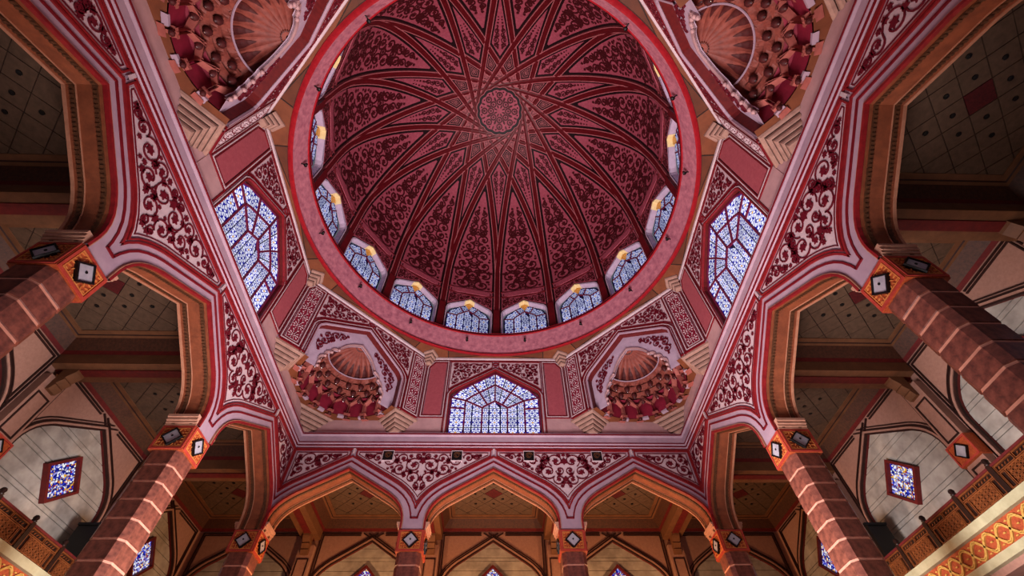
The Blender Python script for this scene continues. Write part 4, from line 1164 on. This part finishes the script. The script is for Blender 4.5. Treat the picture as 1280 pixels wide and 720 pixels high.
# frieze and spandrel over each window
q = [(-.225, 3.872), (.225, 3.872), (.225, 3.945), (-.225, 3.945)]
mb = MB(); mb.prism(q, drum, -.002, .004); fz_me = mb.mesh('frieze_panel', 'domepink', (0, 0, ZB))
fz = MB()
for w, zz in ((.010, 3.866), (.010, 3.950)): fz.ribbon([(-.235+.047*i, zz) for i in range(11)], w, drum, -.002, .010)
for rr in (1.0, .6): fz.ribbon([(.07*rr*math.cos(t*PI/6), 3.908+.026*rr*math.sin(t*PI/6)) for t in range(12)], .007, drum, 0, .009, closed=True)
fz_l = fz.mesh('frieze_line', 'domerib', (0, 0, ZB))
half = [(.075, 3.877), (.220, 3.877), (.220, 3.94), (.075, 3.94)]
v = scrolls(half, drum, 61, .024, .011, .011, .018, .001, .008, mirror=0.0); fz_v = v.mesh('frieze_vine', 'domevine', (0, 0, ZB))
OD = [p for p in offset(DP, .030) if p[0] >= -1e-9]; OD = clip(OD, .226, 1); OD = [p for p in OD if p[1] > 3.5]
spq = [(0, 3.855)]+OD+[(.226, 3.855)]; spq = dedupe(spq, True)
mb = MB()
for s in (-1, 1): mb.prism([(s*a, b) for a, b in spq], drum, -.002, .003)
sp_me = mb.mesh('spandrel_panel', 'domepink', (0, 0, ZB))
v = scrolls(inset(spq, .004), drum, 62, .026, .012, .009, .016, .001, .008, mirror=0.0); sp_v = v.mesh('spandrel_vine', 'domevine', (0, 0, ZB))
# big arabesque panels between the ribs, drawn in (across, along the meridian)
ell = [(RD*math.cos(t), ZD+HD*math.sin(t)) for t in np.linspace(0, PI/2, 200)]
mer = [(RD, 3.955)]+ell; arc = [0.0]
for a, b in zip(mer, mer[1:]): arc.append(arc[-1]+math.hypot(a[0]-b[0], a[1]-b[1]))
arc = np.array(arc); mr = np.array([m_[0] for m_ in mer]); mz = np.array([m_[1] for m_ in mer])
def meridian(x, t, d):
    r = float(np.interp(t, arc, mr)); z = float(np.interp(t, arc, mz)); a = x/r
    X, Y = r*math.sin(a), r*math.cos(a); nx, ny, nz = dnorm(X, Y, r, z)
    return (X+nx*d, Y+ny*d, z+nz*d)
GAP = .055
rows = []; edge = []
for t in np.linspace(.012, 2.2, 110):
    r = float(np.interp(t, arc, mr)); z = float(np.interp(t, arc, mz))
    hw = r*(rad(11.25)-az_of(r))-GAP*(1.0 if r > 1.2 else 1.0/math.cos(.2))
    if hw <= .004: break
    edge.append((hw, t)); rows.append([meridian(u*hw, t, .004) for u in np.linspace(-1, 1, 7)])
mb = MB(); mb.grid(rows); pn_me = mb.mesh('arabesque_panel', 'domepink', (0, 0, ZB), True)
mb = MB()
halfp = [(0, edge[0][1])]+edge[::2]+[(0, edge[-1][1])]
halfp = dedupe(halfp, True)
v = scrolls(inset(halfp, .006), meridian, 73, .074, .028, .0150, .034, .002, .010, mirror=0.0, bold=True, turns=1.0)
for t, r in ((.10, .020), (.26, .030), (.42, .022), (.60, .026), (.76, .018), (.92, .02)):
    leaf(v, 0, t, r, PI/2, meridian, .002, .010)
    v.ribbon([(r*1.7*math.cos(j*PI/6), t+r*1.9*math.sin(j*PI/6)) for j in range(12)], .011, meridian, .002, .010, closed=True)
pn_v = v.mesh('arabesque', 'domevine', (0, 0, ZB))
# star cells
def cross(j, a): rr = DS/math.cos(rad(11.25*j)); return (rr*math.sin(rad(a)), rr*math.cos(rad(a)))
def quadgrid(mb, q, n, d):
    rows = []
    for i in range(n+1):
        u = i/n; row = []
        for k in range(n+1):
            w = k/n
            x = (1-u)*(1-w)*q[0][0]+u*(1-w)*q[1][0]+u*w*q[2][0]+(1-u)*w*q[3][0]
            y = (1-u)*(1-w)*q[0][1]+u*(1-w)*q[1][1]+u*w*q[2][1]+(1-u)*w*q[3][1]
            row.append(plan(x, y, d))
        rows.append(row)
    mb.grid(rows)
def offset_sharp(p, d):
    p = dedupe(p, True); d = d if area2(p) > 0 else -d; n = len(p); out = []
    for i in range(n):
        a, b, c = p[i-1], p[i], p[(i+1) % n]
        n1 = (-(b[1]-a[1]), b[0]-a[0]); L1 = math.hypot(*n1); n2 = (-(c[1]-b[1]), c[0]-b[0]); L2 = math.hypot(*n2)
        n1 = (n1[0]/L1, n1[1]/L1); n2 = (n2[0]/L2, n2[1]/L2); k = 1/(1+n1[0]*n2[0]+n1[1]*n2[1])
        out.append((b[0]+(n1[0]+n2[0])*d*k, b[1]+(n1[1]+n2[1])*d*k))
    return out
cells = []
long_ = [(0, RS), cross(6, 11.25), cross(5, 0), cross(6, -11.25)]
for nm, q, ins, n in (('long', long_, .050, 10), ('k4', [cross(6, 11.25), cross(5, 22.5), cross(4, 11.25), cross(5, 0)], .046, 3), ('k3', [cross(5, 0), cross(4, 11.25), cross(3, 0), cross(4, -11.25)], .037, 3), ('k2', [cross(4, 11.25), cross(3, 22.5), cross(2, 11.25), cross(3, 0)], .027, 2)):
    q2 = offset_sharp(q, ins); mb = MB(); quadgrid(mb, q2, n, .004); me = mb.mesh('star_cell', 'domepink' if nm in ('long', 'k1') else 'domebase', (0, 0, ZB))
    vme = None
    if nm == 'long':
        hp = [p for p in q2 if p[0] >= -1e-6]; hp = [(max(0, x), y) for x, y in hp]
        v = scrolls(inset(hp, .004), plan, 81, .036, .015, .0095, .017, .002, .009, mirror=0.0, bold=True)
        vme = v.mesh('cell_arabesque', 'domevine', (0, 0, ZB))
    elif nm in ('k4', 'k3', 'k2'):
        cx = sum(p[0] for p in q2)/4; cy = sum(p[1] for p in q2)/4
        v = MB()
        for f, w in (((1.0, .0045), (.55, .004), (.2, .005)) if nm != 'k2' else ((1.0, .005), (.45, .005))):
            v.ribbon([(cx+(x-cx)*f, cy+(y-cy)*f) for x, y in q2], w, plan, .002, .010, closed=True)
        vme = v.mesh('cell_line', 'domeline', (0, 0, ZB))
    cells.append((me, vme, nm))
# ribs: one chord, both ends running down to the drum
L = math.sqrt(RS**2-DS**2); fx, fy = DS*math.sin(rad(78.75)), DS*math.cos(rad(78.75)); tx, ty = -fy/DS, fx/DS   # direction towards vertex az 0
if (fx+tx*L)**2+(fy+ty*L-RS)**2 > 1e-3: tx, ty = -tx, -ty
path = []
for z in (ZB, 3.5, 3.8, 4.0, 4.15): path.append((RD*math.sin(0), (RD if z <= ZD else RD*math.sqrt(1-((z-ZD)/HD)**2)), z, 1))
NT = 44
for i in range(NT+1):
    u = L*math.cos(PI*i/NT)
    x, y = fx+tx*u, fy+ty*u; path.append((x, y, zdome(math.hypot(x, y)), max(-1, min(1, u/.08))))
a7 = rad(157.5)
for z in (4.15, 4.0, 3.8, 3.5, ZB):
    r = RD if z <= ZD else RD*math.sqrt(1-((z-ZD)/HD)**2); path.append((r*math.sin(a7), r*math.cos(a7), z, -1))
Pn = np.array([p[:3] for p in path]); lift = [.0010*p[3] for p in path]
def rib_strip(strips):
    mb = MB(); secs = []
    for i, (x, y, z) in enumerate(Pn):
        t = Pn[min(i+1, len(Pn)-1)]-Pn[max(i-1, 0)]; t /= np.linalg.norm(t)
        n_ = np.array(dnorm(x, y, math.hypot(x, y), z)); n_ -= t*(n_@t); n_ /= np.linalg.norm(n_); b_ = np.cross(t, n_)
        secs.append((Pn[i], n_, b_, lift[i]))
    for prof in strips:
        mb.grid([[tuple(p+b_*w+n_*(h+l)) for w, h in prof] for p, n_, b_, l in secs])
    return mb
rib_me = rib_strip([[(-.021, 0), (-.021, .016), (-.006, .021), (.006, .021), (.021, .016), (.021, 0)]]).mesh('star_rib', 'domerib', (0, 0, ZB))
line_me = rib_strip([[(-.030, 0), (-.030, .0185), (-.0225, .0185), (-.0225, 0)], [(.0225, 0), (.0225, .0185), (.030, .0185), (.030, 0)]]).mesh('rib_line', 'domeline', (0, 0, ZB))
# plinth at the foot of each merged rib
mb = MB(); mb.box(-.036, .036, RD-.04, RD, ZB, ZB+.05); mb.box(-.030, .030, RD-.032, RD, ZB+.05, 3.62); ped_me = mb.mesh('rib_shaft', 'domerib', (0, 0, ZB))
for k in range(16):
    a = -rad(22.5*k); h2 = -rad(22.5*k+11.25)
    o = part('star_rib', rib_me, 'domerib', root); o.rotation_euler = (0, 0, a); part('rib_line', line_me, 'domeline', o)
    o = part('rib_shaft', ped_me, 'domerib', root); o.rotation_euler = (0, 0, a)
    o = part('drum_bay', bay_me, 'domebase', root); o.rotation_euler = (0, 0, h2)
    part('window_reveal', rev_me, 'lavender', o); part('window_edge', frm_me, 'lavender', o); part('cream_light_patch', patch_me, 'cream', o)
    o = part('frieze_panel', fz_me, 'domepink', root); o.rotation_euler = (0, 0, h2); part('frieze_line', fz_l, 'domerib', o); part('frieze_vine', fz_v, 'domevine', o, kind='stuff')
    o = part('spandrel_panel', sp_me, 'domepink', root); o.rotation_euler = (0, 0, h2); part('spandrel_vine', sp_v, 'domevine', o, kind='stuff')
    o = part('arabesque_panel', pn_me, 'domepink', root); o.rotation_euler = (0, 0, h2); part('arabesque', pn_v, 'domevine', o, kind='stuff')
    for me, vme, nm in cells:
        o = part('star_cell', me, 'domepink', root); o.rotation_euler = (0, 0, a)
        if vme: part('cell_arabesque' if nm == 'long' else 'cell_line', vme, 'domevine', o, kind='stuff' if nm == 'long' else None)
# crown medallion
RM = .232
flat = lambda x, y, d: plan(x, y, d)
def scal(r, amp, n=16, m=8): return [((r+amp*abs(math.sin(t*n/2)))*math.sin(t), (r+amp*abs(math.sin(t*n/2)))*math.cos(t)) for t in [2*PI*i/(n*m) for i in range(n*m)]]
def disc(mb, P, d):
    c = (0, 0)
    for f0, f1 in ((.5, 1.0),):
        mb.grid([[plan(x*f0, y*f0, d) for x, y in P], [plan(x*f1, y*f1, d) for x, y in P]], close=True)
    mb.face([plan(x*.5, y*.5, d) for x, y in P])
mb = MB(); disc(mb, scal(.255, .012), .024); md = part('medallion_rim', mb, 'domebase', root)
mb = MB(); mb.ribbon(scal(.256, .012), .006, plan, .02, .030, closed=True); part('medallion_line', mb, 'domeline', md)
mb = MB(); disc(mb, scal(.222, .012), .028); part('medallion_disc', mb, 'domepink', md)
mb = MB()
for k in range(8):
    a = k*PI/4
    for r_, rr in ((.10, .030), (.175, .030)): mb.ribbon([(r_*math.sin(a)+rr*math.cos(j*PI/6), r_*math.cos(a)+rr*math.sin(j*PI/6)) for j in range(12)], .014, plan, .026, .034, closed=True)
    leaf(mb, .10*math.sin(a), .10*math.cos(a), .016, PI/2-a, plan, .026, .034); leaf(mb, .178*math.sin(a), .178*math.cos(a), .019, PI/2-a, plan, .026, .034)
    a += PI/8
    drop(mb, .135*math.sin(a), .135*math.cos(a), .026, PI/2-a, plan, .026, .034); drop(mb, .20*math.sin(a), .20*math.cos(a), .02, PI/2-a, plan, .026, .034)
    drop(mb, .05*math.sin(a), .05*math.cos(a), .02, PI/2-a, plan, .026, .034)
part('medallion_rosette', mb, 'domevine', md)
mb = MB()
for k in range(16):
    a = (k+.5)*PI/8; p = plan(.212*math.sin(a), .212*math.cos(a), .03)
    mb.lathe([(.001, p[2]-.012), (.007, p[2]-.008), (.009, p[2]), (.004, p[2]+.004)], 6, cx=p[0], cy=p[1])
part('medallion_stud', mb, 'black', md, True)

# dome windows
dwin = None
for k, az in enumerate(AZ16):
    lab = 'arched blue stained window at the dome foot, %s' % place16(k)
    if dwin is not None:
        dup(dwin, None, az, lab, name='window_%d' % (30+k)); continue
    yb = RD+.038; mp = wall_map(yb)
    w = thing('window_30', lab, 'window', (0, yb, ZB), az, 'stained windows round the dome foot', 'structure'); dwin = w
    O = [(-.206, 3.2), (-.206, 3.34), (-.206, 3.46), (-.206, 3.565), (-.175, 3.625), (-.09, 3.69), (0, 3.752)]
    I = [(-.112, 3.2), (-.112, 3.34), (-.112, 3.46), (-.112, 3.55), (-.098, 3.575), (-.05, 3.612), (0, 3.648)]
    mb = MB(); mb.prism(mirror_path([(s*1.06, z+.01) for s, z in O]), mp, -.012, -.004, back=True); part('lead_backing', mb, 'lead', w)
    def pane(q):
        for qq in (q, [(-s, z) for s, z in reversed(q)]):
            mb = MB(); mb.prism(inset(qq, .004), mp, -.005, 0, uv=[(0, 0), (1, 0), (1, 1), (0, 1)]); part('pane', mb, 'domeglass', w)
    for j in range(len(O)-1): pane([O[j], I[j], I[j+1], O[j+1]])
    for z0, z1 in ((3.2, 3.34), (3.34, 3.46), (3.46, 3.55)): pane([(-.112, z0), (-.04, z0), (-.04, z1), (-.112, z1)])
    pane([(-.112, 3.55), (-.04, 3.55), (-.04, 3.615), (-.098, 3.575)])
    for z0, z1 in ((3.2, 3.34), (3.34, 3.46), (3.46, 3.55)):
        mb = MB(); mb.prism(inset([(-.04, z0), (.04, z0), (.04, z1), (-.04, z1)], .004), mp, -.005, 0, uv=[(0, 0), (1, 0), (1, 1), (0, 1)]); part('pane', mb, 'domeglass', w)
    mb = MB(); mb.prism(inset([(-.04, 3.55), (.04, 3.55), (0, 3.648), (-.04, 3.615)], .004), mp, -.005, 0, uv=[(0, 0), (1, 0), (1, 1), (0, 1)]); part('pane', mb, 'domeglass', w)
    for P in [mirror_path(I)]+[[(s*a[0], a[1]), (s*b[0], b[1])] for s in (-1, 1) for a, b in ((I[3], O[3]), (I[5], O[5]))]+[[I[6], O[6]]]:
        mb = MB(); mb.ribbon(P, .012, mp, -.005, .007); part('mullion', mb, 'mullion', w)
    mb = MB(); mb.prism([(-.035, 3.727), (0, 3.66), (.035, 3.727), (0, 3.752)], mp, 0, .012); part('amber_tip', mb, 'amber', w)
